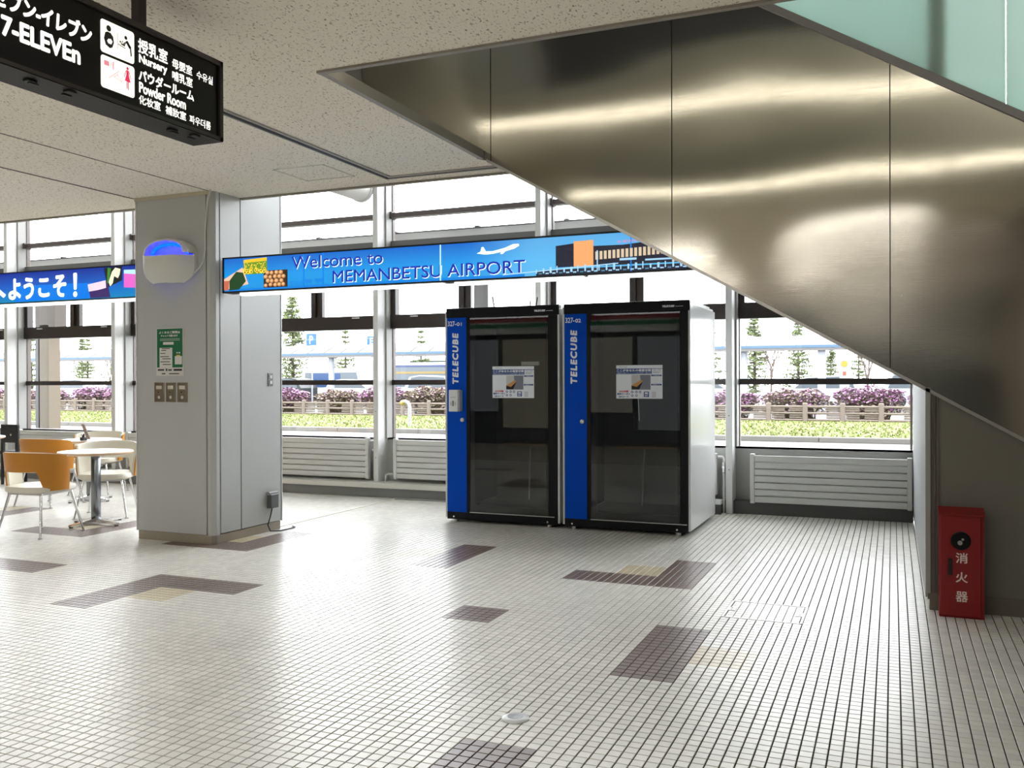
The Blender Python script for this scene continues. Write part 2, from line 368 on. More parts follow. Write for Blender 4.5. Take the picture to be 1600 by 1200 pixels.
# ================================================================== WINDOW WALL
YG, YF, YL = 9.72, 9.38, 9.60     # glass plane, front of the fins, low wall
FINX = [-1.535-2.075*k for k in range(7)]
struct('wall_back', MB().box(-15.5, 0.18, YL, 9.80, -0.06, 0.675), M_GREYWALL)
struct('wall_back_upper', MB().box(-15.7, 9.2, 9.68, 9.80, 6.2, 6.4), M_GREYWALL)
struct('baseboard_back', MB().box(-4.6, 0.18, 9.44, YL, 0, 0.13), M_BASE)
led = struct('trim_5', MB().box(-15.4, -4.55, 9.20, 9.56, 0.112, 0.165), mat('ledge_cap', S(204, 203, 194), 0.45))
obj('ledge_face', MB().box(-15.4, -4.56, 9.23, 9.56, 0, 0.112), mat('ledge_face', S(120, 121, 120), 0.5), led)
n = 6
for k, X in enumerate(FINX):
    z0 = 0.165 if X < -4.6 else 0.0
    f = struct('trim_%d' % n, MB().cbox(X-0.033, X+0.033, YF, 9.68, z0, 6.2, 0.004), M_FIN); n += 1
    obj('guide_rail', MB().box(X+0.033, X+0.055, 9.55, 9.70, 0.675, 6.2).box(X-0.055, X-0.033, 9.55, 9.70, 0.675, 6.2), mat('grey_guide', S(150, 149, 146), 0.4), f)
    obj('screw', MB().cyl((X, YF-0.002, 1.0), (X, YF+0.01, 1.0), 0.006, 8).cyl((X, YF-0.002, 0.45), (X, YF+0.01, 0.45), 0.006, 8), M_JOINT, f)
def window(num, xa, xb):
    fr = MB(); y0, y1 = YG-0.03, YG+0.03
    fr.box(xa, xb, YL, YG+0.03, 0.655, 0.677)                     # black sill line
    fr.box(xa, xb, y0-0.02, y1, 1.315, 1.375)                      # middle rail
    fr.box(xa, xb, y0-0.05, y1, 2.0, 2.165)                        # heavy sash rail
    w = struct('window_%d' % num, fr, M_FRAME)
    xm = (xa+xb)/2
    st = MB(); st.box(xm-0.075, xm-0.005, y0-0.03, y1, 2.165, 2.86).box(xm+0.005, xm+0.075, y0, y1, 2.165, 2.86).box(xm-0.005, xm+0.005, y0, y1, 2.165, 2.86)
    st.box(xa, xa+0.085, y0-0.04, y1, 2.02, 2.86).box(xb-0.04, xb, y0, y1, 2.165, 2.86)
    obj('sash_stile', st, M_FRAME, w)
    obj('header_rail', MB().box(xa, xb, y0-0.03, y1, 2.80, 3.065), M_FRAME2, w)
    obj('upper_rail', MB().box(xa, xb, y0-0.04, y1, 3.345, 3.405).box(xa, xa+0.05, y0-0.06, y1, 3.335, 3.415), mat('brown_grey_rail', S(84, 74, 72), 0.4), w)
    ja = MB(); ja.box(xa, xa+0.03, y0, y1, 0.677, 6.2).box(xb-0.02, xb, y0, y1, 0.677, 6.2)
    obj('jamb', ja, mat('jamb_brown', S(96, 84, 80), 0.4), w)
    for lx in (xa+0.35, xb-0.40):
        obj('latch', MB().box(lx-0.05, lx+0.05, y0-0.064, y0-0.05, 2.135, 2.147), M_WHITE, w)
    for za, zb in ((0.677, 1.315), (1.375, 2.0), (2.165, 2.80), (3.065, 3.345), (3.405, 6.2)):
        obj('pane', MB().box(xa+0.01, xb-0.01, YG-0.003, YG+0.003, za, zb), M_GLASS, w)
window(1, FINX[0]+0.034, 0.178)
num = 2
for k in range(len(FINX)-1):
    window(num, FINX[k+1]+0.034, FINX[k]-0.034); num += 1
window(num, -15.4, FINX[-1]-0.034)

# spiral duct running to the window wall above the ceiling edge
dm = MB().cyl((-5.86, 7.0, 3.66), (-5.86, 9.38, 3.66), 0.15, 28)
duct = thing('air_duct', 'pale grey round air duct above the ceiling edge by the window', 'duct', (-5.86, 8.2, 3.51))
obj('duct_pipe', dm, mat('duct_metal', S(196, 193, 188), 0.35), duct, smooth=True)
for ya_, yb_ in ((9.33, 9.38), (8.3, 8.33)): obj('duct_collar', MB().cyl((-5.86, ya_, 3.66), (-5.86, yb_, 3.66), 0.16, 28), M_FIN, duct, smooth=True)

# ------------------------------------------------------------------ radiators
def radiator(xa, xb, zb, zt, label, valve=None, low=None):
    y0 = 9.40; t = thing('radiator', label, 'radiator', ((xa+xb)/2, y0, zb), group='panel radiators under the windows')
    H = zt-zb; ns = 7; h = H/ns
    obj('back_panel', MB().box(xa+0.03, xb-0.03, y0+0.06, y0+0.10, zb+0.02, zt-0.02), M_RAD, t)
    for k in range(ns):
        obj('slat', MB().cbox(xa+0.045, xb-0.045, y0, y0+0.03, zb+k*h+0.004, zb+(k+1)*h-0.004, 0.004), M_RAD, t)
    for x in (xa, xb-0.045):
        obj('end_header', MB().cbox(x, x+0.045, y0-0.008, y0+0.055, zb-0.008, zt+0.012, 0.008), M_RAD, t)
    for bx in (xa+0.3, xb-0.34): obj('bracket', MB().box(bx, bx+0.04, y0+0.10, YL-0.004, zb+0.1, zb+0.14), M_RAD, t)
    if low:      # low elbow pipe to the floor at the left end
        p = obj('supply_pipe', MB().tube([(xa, y0+0.03, zb+0.05), (xa-0.09, y0+0.03, zb+0.05), (xa-0.115, y0+0.03, zb+0.035), (xa-0.12, y0+0.03, zb), (xa-0.12, y0+0.03, low)], 0.014), M_RAD, t, smooth=True)
        obj('elbow_nut', MB().cyl((xa-0.075, y0+0.03, zb+0.05), (xa-0.10, y0+0.03, zb+0.05), 0.021, 6), M_CHROME, p)
    if valve is not None:   # valve and down pipe at the right end
        p = obj('return_pipe', MB().tube([(xb, y0+0.05, zt-0.03), (xb+0.05, y0+0.05, zt-0.03), (xb+0.062, y0+0.05, zt-0.05), (xb+0.062, y0+0.05, valve)], 0.015), M_RAD, t, smooth=True)
        obj('valve', MB().cyl((xb+0.062, y0+0.05, zt-0.18), (xb+0.062, y0+0.05, zt-0.08), 0.024, 10).cyl((xb+0.062, y0+0.05, zt-0.13), (xb+0.062, y0+0.0, zt-0.13), 0.014, 8), M_CHROME, p, smooth=True)
radiator(-1.33, 0.172, 0.125, 0.605, 'grey slatted radiator on the grey wall beside the stairs', low=0.0)
radiator(-5.46, -3.75, 0.205, 0.67, 'grey slatted radiator partly behind the booth marked 327-01', low=0.165)
radiator(-7.55, -5.80, 0.195, 0.67, 'grey slatted radiator between the pillar and a window fin', valve=0.165)
radiator(-3.30, -1.66, 0.195, 0.60, 'grey slatted radiator behind the booth marked 327-02', valve=0.0)
radiator(-9.63, -8.0, 0.195, 0.67, 'grey slatted radiator behind the café tables')
radiator(-11.7, -10.1, 0.195, 0.67, 'grey slatted radiator behind the black chair')
pb = thing('pipe_cover', 'small white capped pipe box on the floor behind the booth', 'pipe box', (-1.66, 9.40, 0))
obj('cover_cap', MB().cbox(-1.72, -1.60, 9.30, 9.375, 0.10, 0.15, 0.006), M_WHITE, pb)
obj('cover_body', MB().box(-1.71, -1.61, 9.31, 9.375, 0, 0.10), M_BASE, pb)

# ================================================================== PILLAR
PXa, PXb, PYa, PYb = -6.055, -5.215, 6.03, 6.95
core = MB().box(PXa+0.02, PXb-0.02, PYa+0.02, PYb-0.02, 0.08, 6.4)
pil = struct('wall_pillar', core, M_JOINT)
def colpanel(nm, mbx, m=M_PANEL): return obj(nm, mbx, m, pil)
colpanel('front_panel', MB().box(PXa+0.012, -5.291, PYa, PYa+0.02, 0.078, CZ))
colpanel('corner_panel', MB().prism([(-5.279, PYa), (-5.245, PYa), (PXb, PYa+0.035), (PXb, PYa+0.075), (-5.24, PYa+0.075), (-5.279, PYa+0.03)], 'z', 0.072, CZ))
colpanel('side_panel', MB().box(PXb-0.02, PXb, PYa+0.090, 6.369, 0.082, CZ))
colpanel('side_panel', MB().box(PXb-0.02, PXb, 6.383, PYb-0.012, 0.082, 6.4))
colpanel('corner_strip', MB().box(PXb-0.03, PXb+0.003, PYb-0.012, PYb, 0.075, 6.4), M_WHITE)
colpanel('corner_strip', MB().box(PXa-0.003, PXa+0.008, PYa-0.003, PYa+0.03, 0.075, CZ), M_WHITE)
colpanel('left_panel', MB().box(PXa, PXa+0.02, PYa+0.03, PYb, 0.08, 6.4))
colpanel('rear_panel', MB().box(PXa, PXb, PYb-0.02, PYb, 0.08, 6.4))
colpanel('plinth', MB().prism([(PXa+0.012, PYa+0.008), (-5.25, PYa+0.008), (PXb-0.008, PYa+0.045), (PXb-0.008, PYb-0.02), (PXa+0.012, PYb-0.02)], 'z', 0, 0.075), M_PLINTH)
colpanel('cornice', MB().box(PXa-0.004, PXb-0.03, PYa-0.012, PYa, CZ-0.03, CZ), mat('cornice', S(196, 188, 166), 0.5))

# insect trap lamp on the pillar: back shell, bowl and glowing hood
ft = thing('insect_trap_lamp', 'white bowl shaped insect trap glowing blue on the pillar', 'lamp', (-5.64, 6.02, 2.18))
def ellip(cx, cz, rx, rz, n, pw=2.6):
    out = []
    for k in range(n):
        t = 2*PI*k/n; c, s = math.cos(t), math.sin(t)
        out.append((cx+rx*math.copysign(abs(c)**(2/pw), c), cz+rz*math.copysign(abs(s)**(2/pw), s)))
    return out
TX, TZ = -5.635, 2.375
obj('back_plate', MB().prism(ellip(TX+0.02, TZ, 0.245, 0.175, 40), 'y', 5.985, 6.03), M_WHITEPLASTIC, ft, smooth=True)
bw = MB(); NU, NV = 24, 10; vs = []
for j in range(NV+1):
    b = j/NV                      # from the top rim down to the bottom
    for i in range(NU+1):
        a = -1+2*i/NU
        rim = TZ+0.035+0.035*a*a*(1 if a < 0 else 0.3)
        zz = rim-(rim-(TZ-0.185))*b
        wid = 0.275*(1-0.40*max(0, (b-0.30)/0.70)**3.5)
        dep = 0.15*(1-abs(a)**2.6)*(1-0.85*max(0, b-0.2)**2.2)
        vs.append((TX-0.01+a*wid, 5.985-dep, zz))
fs = [(j*(NU+1)+i, j*(NU+1)+i+1, (j+1)*(NU+1)+i+1, (j+1)*(NU+1)+i) for j in range(NV) for i in range(NU)]
bw.add(vs, fs); obj('bowl', bw, M_WHITEPLASTIC, ft, smooth=True)
hood = MB(); vs = []; n = 28
for k in range(n+1):
    t = PI*k/n
    for rr, yy in ((1.0, 5.985), (1.0, 5.90), (0.86, 5.885), (0.80, 5.92), (0.80, 5.985)):
        vs.append((TX+0.025+0.235*rr*math.cos(t), yy, TZ+0.055+0.125*rr*math.sin(t)**0.8))
hood.add(vs, [(k*5+q, k*5+(q+1)%5, (k+1)*5+(q+1)%5, (k+1)*5+q) for k in range(n) for q in range(5)])
obj('hood', hood, M_WHITEPLASTIC, ft, smooth=True)
obj('uv_tube', MB().tube([(TX+0.025+0.19*math.cos(PI*k/14), 5.955, TZ+0.055+0.085*math.sin(PI*k/14)) for k in range(15)], 0.012, 8), emis('uv_blue_lamp', (0.0, 0.012, 1.0), 14.0), ft, smooth=True, label='glowing blue curved tube')
cab = MB().tube([(-5.375, 5.99, 2.27), (-5.33, 6.0, 2.31), (-5.30, 6.01, 2.36), (-5.285, 6.02, 2.46), (-5.285, 6.02, 2.62), (-5.27, 6.015, 2.75), (-5.255, 6.01, 2.86), (-5.22, 6.0, 2.925), (-5.20, 5.985, 2.947)], 0.006, 6)
obj('cable', cab, M_WHITEPLASTIC, ft, smooth=True, label='thin white cable running up to the ceiling')

# green notice, three switch plates, wall switch, floor outlet with cord
XA = (1,0,0); ZA = (0,0,1)
gp = thing('green_notice', 'green notice sheet taped to the pillar above three switch plates', 'poster', (-5.675, 6.03, 1.412))
obj('sheet', MB().box(-5.822, -5.527, 6.024, 6.03, 1.412, 1.819), mat('paper_white', S(215, 214, 208), 0.6), gp)
obj('green_field', MB().quad((0,6.0228,0), XA, ZA, -5.814, -5.535, 1.482, 1.812), mat('print_green', S(8, 104, 66), 0.6), gp)
wp = MB(); O = (0,6.0216,0)
text(wp, 'よくあるご質問は', O, XA, ZA, -5.79, -5.56, 1.770, 1.792, 0.001)
text(wp, 'チャットで受けます', O, XA, ZA, -5.77, -5.585, 1.742, 1.762, 0.001)
wp.quad(O, XA, ZA, -5.78, -5.565, 1.724, 1.727).quad(O, XA, ZA, -5.78, -5.565, 1.712, 1.715).quad(O, XA, ZA, -5.745, -5.63, 1.676, 1.699)
wp.quad(O, XA, ZA, -5.785, -5.645, 1.482, 1.650).quad(O, XA, ZA, -5.618, -5.54, 1.508, 1.578)
wp.quad(O, XA, ZA, -5.60, -5.585, 1.600, 1.612).quad(O, XA, ZA, -5.575, -5.56, 1.600, 1.612)
obj('lettering', wp, mat('print_white', S(222, 222, 216), 0.6), gp)
bp_ = MB(); O = (0,6.0204,0)
for zz, a, b in ((1.640,-5.76,-5.67),(1.625,-5.765,-5.71),(1.600,-5.775,-5.72),(1.572,-5.775,-5.68),(1.553,-5.755,-5.66),(1.528,-5.775,-5.67),(1.505,-5.75,-5.66)):
    bp_.quad(O, XA, ZA, a, b, zz, zz+0.006)
for a, b, z0_, z1_ in ((-5.805,-5.735,1.455,1.468),(-5.715,-5.70,1.452,1.472),(-5.69,-5.65,1.455,1.466),(-5.63,-5.54,1.453,1.469),(-5.76,-5.72,1.425,1.434),(-5.68,-5.57,1.425,1.433)):
    bp_.quad(O, XA, ZA, a, b, z0_, z1_)
obj('small_print', bp_, mat('print_black', S(40, 40, 40), 0.6), gp)
obj('yellow_tag', MB().quad((0,6.0204,0), XA, ZA, -5.60, -5.56, 1.578, 1.588), mat('print_yellow', S(214, 190, 50), 0.6), gp)
for k, (x, lb) in enumerate(((-5.846, 'steel switch plate under the green notice, farthest from the outlet side of the pillar'), (-5.719, 'steel switch plate under the green notice, middle one of three'), (-5.593, 'steel switch plate under the green notice, closest to the pillar corner'))):
    t = thing('switch_plate', lb, 'switch', (x+0.052, 6.03, 1.187), group='steel switch plates on the pillar')
    obj('plate', MB().cbox(x, x+0.105, 6.022, 6.031, 1.187, 1.354, 0.003), mat('bronze_steel', (0.42, 0.35, 0.27), 0.3, metal=1), t)
    obj('label_card', MB().box(x+0.022, x+0.083, 6.0205, 6.0225, 1.297, 1.328), mat('card', S(205, 200, 186), 0.6), t)
    obj('push_button', MB().cyl((x+0.055, 6.0225, 1.228), (x+0.055, 6.017, 1.228), 0.013, 16), M_WHITEPLASTIC, t, smooth=True)
    obj('keyhole', MB().cyl((x+0.045, 6.0225, 1.272), (x+0.045, 6.0205, 1.272), 0.006, 10), M_JOINT, t)
ws = thing('wall_switch', 'small grey light switch with two white rockers on the pillar side', 'switch', (PXb, 6.775, 1.32))
obj('plate', MB().cbox(PXb, PXb+0.008, 6.742, 6.812, 1.318, 1.436, 0.003), mat('grey_plate', S(130, 131, 130), 0.4), ws)
for zz in (1.337, 1.387): obj('rocker', MB().cbox(PXb+0.008, PXb+0.013, 6.762, 6.792, zz, zz+0.03, 0.002), M_WHITE, ws)
ob_ = thing('outlet_box', 'grey outlet box with a cover on the pillar side near the floor', 'outlet', (PXb, 6.785, 0.21))
obj('box_body', MB().cbox(PXb, PXb+0.05, 6.725, 6.835, 0.215, 0.355, 0.006), mat('outlet_grey', S(92, 94, 96), 0.45), ob_)
obj('flap', MB().prism([(PXb, 0.362), (PXb+0.03, 0.362), (PXb+0.055, 0.34), (PXb+0.055, 0.335), (PXb, 0.335)], 'y', 6.72, 6.84), mat('outlet_flap', S(158, 160, 160), 0.4), ob_)
cord = MB().tube([(PXb+0.025, 6.77, 0.22), (PXb+0.03, 6.74, 0.15), (PXb+0.03, 6.70, 0.07), (PXb+0.05, 6.71, 0.015), (PXb+0.09, 6.80, 0.008), (PXb+0.10, 6.92, 0.008), (PXb+0.09, 7.02, 0.008), (PXb+0.04, 7.05, 0.008)], 0.006, 6)
obj('cord', cord, M_BLACKM, ob_, smooth=True, label='black cord hanging to the floor')
struct('trim_30', MB().box(-5.325, -5.285, 7.0, 9.23, 0.0, 0.006), mat('floor_strip', S(222, 219, 206), 0.4))
struct('trim_31', MB().box(-5.285, -4.6, 9.13, 9.20, 0.0, 0.012), mat('floor_rail', S(150, 150, 148), 0.3))

# ================================================================== ESCALATOR
YE = 5.905
def zb(x): return 2.95-0.571*(x+2.681)
def zt(x): return min(3.233-0.606*(x-0.021), 4.55)
esc = thing('escalator', 'stainless clad escalator rising over the booths with a glass side', 'escalator', (0.7, 6.5, 0.0))
SEAM = [-3.69, -2.627, -1.331, -0.013, 1.30, 2.45]
for a, b in zip(SEAM[:-1], SEAM[1:]):
    a2, b2 = a+0.003, b-0.003
    xs = [a2+(b2-a2)*k/6 for k in range(7)]
    poly = [(x, min(zb(x), 2.965)) for x in xs]+[(x, zt(x)) for x in reversed(xs)]
    poly = [(x, max(z, 0.02)) for x, z in poly]
    obj('cladding_panel', MB().prism(poly, 'y', YE, YE+0.02), M_STAINLESS, esc)
obj('backing_plate', MB().prism([(x, max(zb(x)+0.004, 0.03)) for x in (-3.69, -1.3, 2.4)]+[(x, zt(x)-0.004) for x in (2.4, 0, -2.15, -3.69)], 'y', YE+0.021, YE+0.032), M_JOINT, esc)
# truss body behind the cladding, soffit edge strip, rail under the glass
poly = [(x, max(zb(x)+0.01, 0.03)) for x in (-3.69, -2.6, -1.3, 0, 1.3, 2.4)]+[(x, zt(x)-0.03) for x in (2.4, 1.3, 0, -1.3, -2.0, -3.69)]
obj('truss_body', MB().prism(poly, 'y', YE+0.36, YE+1.40), mat('escalator_body', S(84, 84, 82), 0.5), esc)
e = MB()
def strip(x0, x1, f, d0, d1, y0, y1):
    m_ = MB(); m_.prism([(x0, f(x0)+d0), (x1, f(x1)+d0), (x1, f(x1)+d1), (x0, f(x0)+d1)], 'y', y0, y1); return m_
obj('edge_strip', strip(-2.66, 2.4, zb, -0.022, 0.0, YE-0.004, YE+0.03), mat('edge_steel', (0.6, 0.58, 0.54), 0.3, metal=1), esc)
obj('balustrade_rail', strip(-2.15, 2.4, lambda x: 3.233-0.606*(x-0.021), 0.0, 0.052, YE-0.012, YE+0.05), mat('rail_grey', S(138, 134, 134), 0.4), esc)
def balustrade_glass():
    m, N, L, P = principled('green_balustrade_glass')
    P.inputs['Base Color'].default_value = (*S(216, 228, 223), 1); P.inputs['Roughness'].default_value = 0.08
    t = N.new('ShaderNodeBsdfTranslucent'); t.inputs[0].default_value = (*S(216, 232, 226), 1)
    mx = N.new('ShaderNodeMixShader'); mx.inputs[0].default_value = 0.75
    L.new(P.outputs[0], mx.inputs[1]); L.new(t.outputs[0], mx.inputs[2])
    tr = N.new('ShaderNodeBsdfTransparent'); m2 = N.new('ShaderNodeMixShader'); m2.inputs[0].default_value = 0.05
    L.new(mx.outputs[0], m2.inputs[1]); L.new(tr.outputs[0], m2.inputs[2]); L.new(m2.outputs[0], N['Material Output'].inputs['Surface'])
    return m
M_BGLASS = balustrade_glass(); M_FARGLASS = window_glass('clear_green_glass', (0.86, 0.96, 0.92), 0.03)
for a, b in ((-2.05, -0.735), (-0.729, 0.60), (0.606, 2.4)):
    f = lambda x: 3.233-0.606*(x-0.021)
    obj('glass_panel', MB().prism([(a, f(a)+0.054), (b, f(b)+0.054), (b, f(b)+0.95), (a, f(a)+0.95)], 'y', YE+0.012, YE+0.026), M_BGLASS, esc)
    obj('glass_panel', MB().prism([(a, f(a)+0.054), (b, f(b)+0.054), (b, f(b)+0.95), (a, f(a)+0.95)], 'y', YE+1.34, YE+1.354), M_FARGLASS, esc)
obj('handrail', strip(-2.1, 2.4, lambda x: 3.233-0.606*(x-0.021), 0.95, 1.0, YE-0.02, YE+0.055), M_BLACKM, esc)

# wall under the escalator and its return towards the window
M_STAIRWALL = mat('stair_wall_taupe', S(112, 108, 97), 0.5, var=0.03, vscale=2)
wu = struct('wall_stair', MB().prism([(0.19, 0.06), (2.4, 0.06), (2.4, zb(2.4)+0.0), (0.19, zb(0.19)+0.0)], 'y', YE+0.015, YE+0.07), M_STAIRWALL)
struct('wall_stair_return', MB().box(0.18, 0.30, YE+0.07, 9.60, 0.06, 5.0), mat('return_wall', S(146, 148, 149), 0.5))
struct('wall_stair_end', MB().box(2.4, 2.5, YE, 9.7, 0.0, 5.0), M_BEIGEWALL)
struct('trim_32', MB().box(0.178, 0.205, YE-0.004, YE+0.06, 0.10, zb(0.19)), mat('corner_trim', S(150, 150, 148), 0.4))
struct('trim_33', MB().box(0.222, 0.232, YE+0.004, YE+0.012, 0.10, zb(0.23)).box(0.238, 0.252, YE+0.006, YE+0.014, 0.10, zb(0.25)), mat('joint_trim', S(92, 84, 74), 0.5))
bs = struct('baseboard_right', MB().box(0.20, 2.4, YE+0.005, YE+0.06, 0, 0.10), mat('dark_beige_base', S(104, 98, 86), 0.5))
obj('base_return', MB().box(0.205, 0.26, YE+0.06, 9.44, 0, 0.08), M_GREYWALL, bs)

# ================================================================== FIRE EXTINGUISHER CABINET
fx = thing('extinguisher_cabinet', 'red steel fire extinguisher cabinet standing on the floor by the stairs', 'cabinet', (0.362, 5.82, 0.0))
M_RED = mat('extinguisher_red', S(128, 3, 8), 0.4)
x0, x1, y0, y1 = 0.246, 0.478, 5.752, 5.885
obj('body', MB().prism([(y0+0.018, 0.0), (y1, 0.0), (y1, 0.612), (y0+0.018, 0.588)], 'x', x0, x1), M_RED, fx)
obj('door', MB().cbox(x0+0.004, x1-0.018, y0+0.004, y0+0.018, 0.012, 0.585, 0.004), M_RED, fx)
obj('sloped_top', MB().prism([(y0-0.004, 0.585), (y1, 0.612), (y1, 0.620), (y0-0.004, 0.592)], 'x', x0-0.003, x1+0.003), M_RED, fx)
pw = obj('window_port', MB().lathe([(0.052, 0), (0.052, 0.004), (0.045, 0.006)], (0,0,0), 32), M_BLACK, fx)
for v in pw.data.vertices: v.co = (v.co.x, -v.co.z, v.co.y)
pw.location = (0.356-fx.location.x, y0+0.001-fx.location.y, 0.443)
obj('gauge', MB().cyl((0.352, y0-0.004, 0.432), (0.352, y0-0.008, 0.432), 0.013, 14).cyl((0.366, y0-0.004, 0.452), (0.366, y0-0.007, 0.452), 0.007, 10), mat('gauge_grey', S(150, 150, 146), 0.4), fx)
obj('handle', MB().cbox(0.290, 0.311, y0-0.006, y0+0.006, 0.245, 0.340, 0.003), M_BLACKM, fx)
lt = MB()
for ch, zc in (('消', 0.345), ('火', 0.235), ('器', 0.125)):
    text(lt, ch, (0, y0+0.003, 0), XA, ZA, 0.330, 0.392, zc-0.03, zc+0.03, 0.0012)
obj('lettering', lt, mat('print_pink_white', S(226, 206, 200), 0.5), fx, label='white characters reading 消火器')

# ================================================================== TELEPHONE BOOTHS
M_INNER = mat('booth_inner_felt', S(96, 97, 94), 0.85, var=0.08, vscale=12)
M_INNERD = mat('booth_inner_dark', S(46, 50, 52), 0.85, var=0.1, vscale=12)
M_BOOTHW = mat('booth_white_side', S(206, 207, 205), 0.2)
M_PRINTW = mat('booth_print_white', S(236, 240, 246), 0.5)
def booth(xa, xb, numtxt, label, blue_w, glass, extra):
    Y0, Y1, Z0, Z1 = 7.884, 9.06, 0.045, 2.03
    t = thing('work_booth', label, 'booth', ((xa+xb)/2, (Y0+Y1)/2, 0), group='dark glazed work booths')
    w = 0.019
    obj('side_panel', MB().cbox(xa, xa+w, Y0-0.004, Y1, Z0, Z1, 0.003), M_BOOTHW, t, label='white side panel')
    obj('side_panel', MB().cbox(xb-w, xb, Y0-0.004, Y1, Z0, Z1, 0.003), M_BOOTHW, t, label='white side panel')
    obj('rear_panel', MB().box(xa+w, xb-w, Y1-0.03, Y1, Z0, Z1), M_BOOTHW, t)
    obj('roof_panel', MB().box(xa+w, xb-w, Y0+0.06, Y1-0.03, Z1-0.05, Z1-0.005), M_WHITE, t)
    obj('roof_cover', MB().box(xa+0.005, xb-0.005, Y0+0.05, Y1-0.25, Z1-0.004, Z1+0.03).box(xa+0.03, xb-0.01, Y1-0.25, Y1-0.05, Z1-0.004, Z1+0.02), M_WHITE, t)
    obj('header', MB().cbox(xa+0.016, xb-0.004, Y0-0.012, Y0+0.05, 1.968, 2.06, 0.003), M_BLACK, t)
    obj('base', MB().box(xa+w, xb-w, Y0-0.004, Y1-0.06, 0.03, 0.100), M_BLACK, t)
    for fxx in (xa+0.09, xb-0.12):
        for fy in (Y0+0.05, Y1-0.12):
            obj('foot', MB().cyl((fxx, fy, 0), (fxx, fy, 0.035), 0.025, 12), M_STEEL, t)
        obj('bolt_head', MB().cyl((fxx, Y0-0.004, 0.055), (fxx, Y0-0.010, 0.055), 0.008, 8), M_CHROME, t)
    bl, br = xa+w+0.002, xa+w+0.002+blue_w
    bpn = obj('blue_panel', MB().box(bl, br, Y0-0.004, Y0+0.05, 0.100, 1.968), M_BLUE, t, label='blue front panel')
    O = (0, Y0-0.0052, 0)
    pm = MB(); text(pm, numtxt[:4], O, XA, ZA, bl+0.008, bl+0.098, 1.888, 1.936, 0.0013); text(pm, numtxt[4:], O, XA, ZA, bl+0.104, bl+0.158, 1.889, 1.924, 0.0012)
    text(pm, 'TELECUBE', O, (0,0,1), (-1,0,0), 1.331, 1.822, -(bl+0.122), -(bl+0.056), 0.0045, 0.12, 0, 1.22)
    obj('lettering', pm, M_PRINTW, bpn)
    hm_ = MB(); text(hm_, 'TELECUBE', (0, Y0-0.0135, 0), XA, ZA, xb-0.245, xb-0.135, 2.000, 2.018, 0.0015, 0.2); hm_.quad((0, Y0-0.0135, 0), XA, ZA, xb-0.13, xb-0.06, 2.005, 2.008)
    obj('header_lettering', hm_, M_PRINTW, t)
    obj('knob', MB().cyl((br-0.036, Y0-0.004, 0.988), (br-0.036, Y0-0.028, 0.988), 0.020, 16).cyl((br-0.036, Y0-0.028, 0.988), (br-0.036, Y0-0.034, 0.988), 0.020, 16, r2=0.012), M_STEEL, t, smooth=True)
    gl, gr = glass
    dr = MB(); dr.box(br, gl, Y0-0.002, Y0+0.05, 0.100, 1.968).box(gr, xb-w, Y0-0.002, Y0+0.05, 0.100, 1.968)
    obj('stile', dr, M_BLACK, t)
    d = obj('door', MB().box(gl+0.004, gl+0.05, Y0+0.004, Y0+0.04, 0.112, 1.962).box(gr-0.03, gr-0.004, Y0+0.004, Y0+0.04, 0.112, 1.962).box(gl+0.05, gr-0.03, Y0+0.004, Y0+0.04, 0.112, 0.17).box(gl+0.05, gr-0.03, Y0+0.004, Y0+0.04, 1.93, 1.962), M_BLACK, t)
    obj('door_glass', MB().box(gl+0.004, gr-0.004, Y0-0.006, Y0+0.002, 0.112, 1.962), M_DARKGLASS, d)
    obj('door_sill', MB().box(gl, gr+0.055, Y0-0.009, Y0-0.003, 0.099, 0.106), M_STEEL, t)
    # interior: felt walls, desk with legs, bench
    obj('inner_wall', MB().box(xa+0.06, xb-0.06, Y1-0.08, Y1-0.04, 0.12, 1.95), M_INNER, t)
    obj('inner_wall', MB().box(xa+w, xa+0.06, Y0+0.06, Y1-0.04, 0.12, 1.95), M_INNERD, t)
    obj('inner_wall', MB().box(xb-0.06, xb-w, Y0+0.06, Y1-0.04, 0.12, 1.95), M_INNER, t)
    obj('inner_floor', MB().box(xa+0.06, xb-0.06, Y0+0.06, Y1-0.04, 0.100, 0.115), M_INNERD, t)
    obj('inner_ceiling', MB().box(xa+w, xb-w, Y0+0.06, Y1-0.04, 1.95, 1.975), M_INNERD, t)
    dk = obj('desk', MB().box(xa+0.30, xb-0.08, Y1-0.48, Y1-0.08, 0.70, 0.725), mat('desk_oak', S(120, 96, 66), 0.5), t)
    for lx, l2 in ((gl+0.27, gl+0.22), (gr-0.22, gr-0.11)):
        obj('desk_leg', MB().cyl((lx, Y1-0.28, 0.70), (l2, Y1-0.20, 0.115), 0.007, 8), mat('leg_white', S(200, 200, 198), 0.4), dk)
    obj('wall_pad', MB().cbox(xa+0.38, xb-0.14, Y1-0.10, Y1-0.08, 0.86, 1.62, 0.006), M_INNER, t)
    # printed sheet stuck on the glass
    sx0, sx1 = (gl+0.242, gl+0.664) if extra == 1 else (gl+0.244, gl+0.664)
    sz0, sz1 = 1.199, 1.496; Ysh = Y0-0.0075
    sh = obj('notice_sheet', MB().box(sx0, sx1, Ysh-0.0008, Ysh, sz0, sz1), mat('sheet_white', S(232, 238, 246), 0.5), t, label='white and blue printed notice')
    def u(a): return sx0+(sx1-sx0)*a
    def v(b): return sz1-(sz1-sz0)*b
    O2 = (0, Ysh-0.0016, 0); O3 = (0, Ysh-0.0024, 0)
    def rect(m_, a0, a1, b0, b1, o_=O2, mi=0): m_.quad(o_, XA, ZA, u(a0), u(a1), v(b1), v(b0), mi)
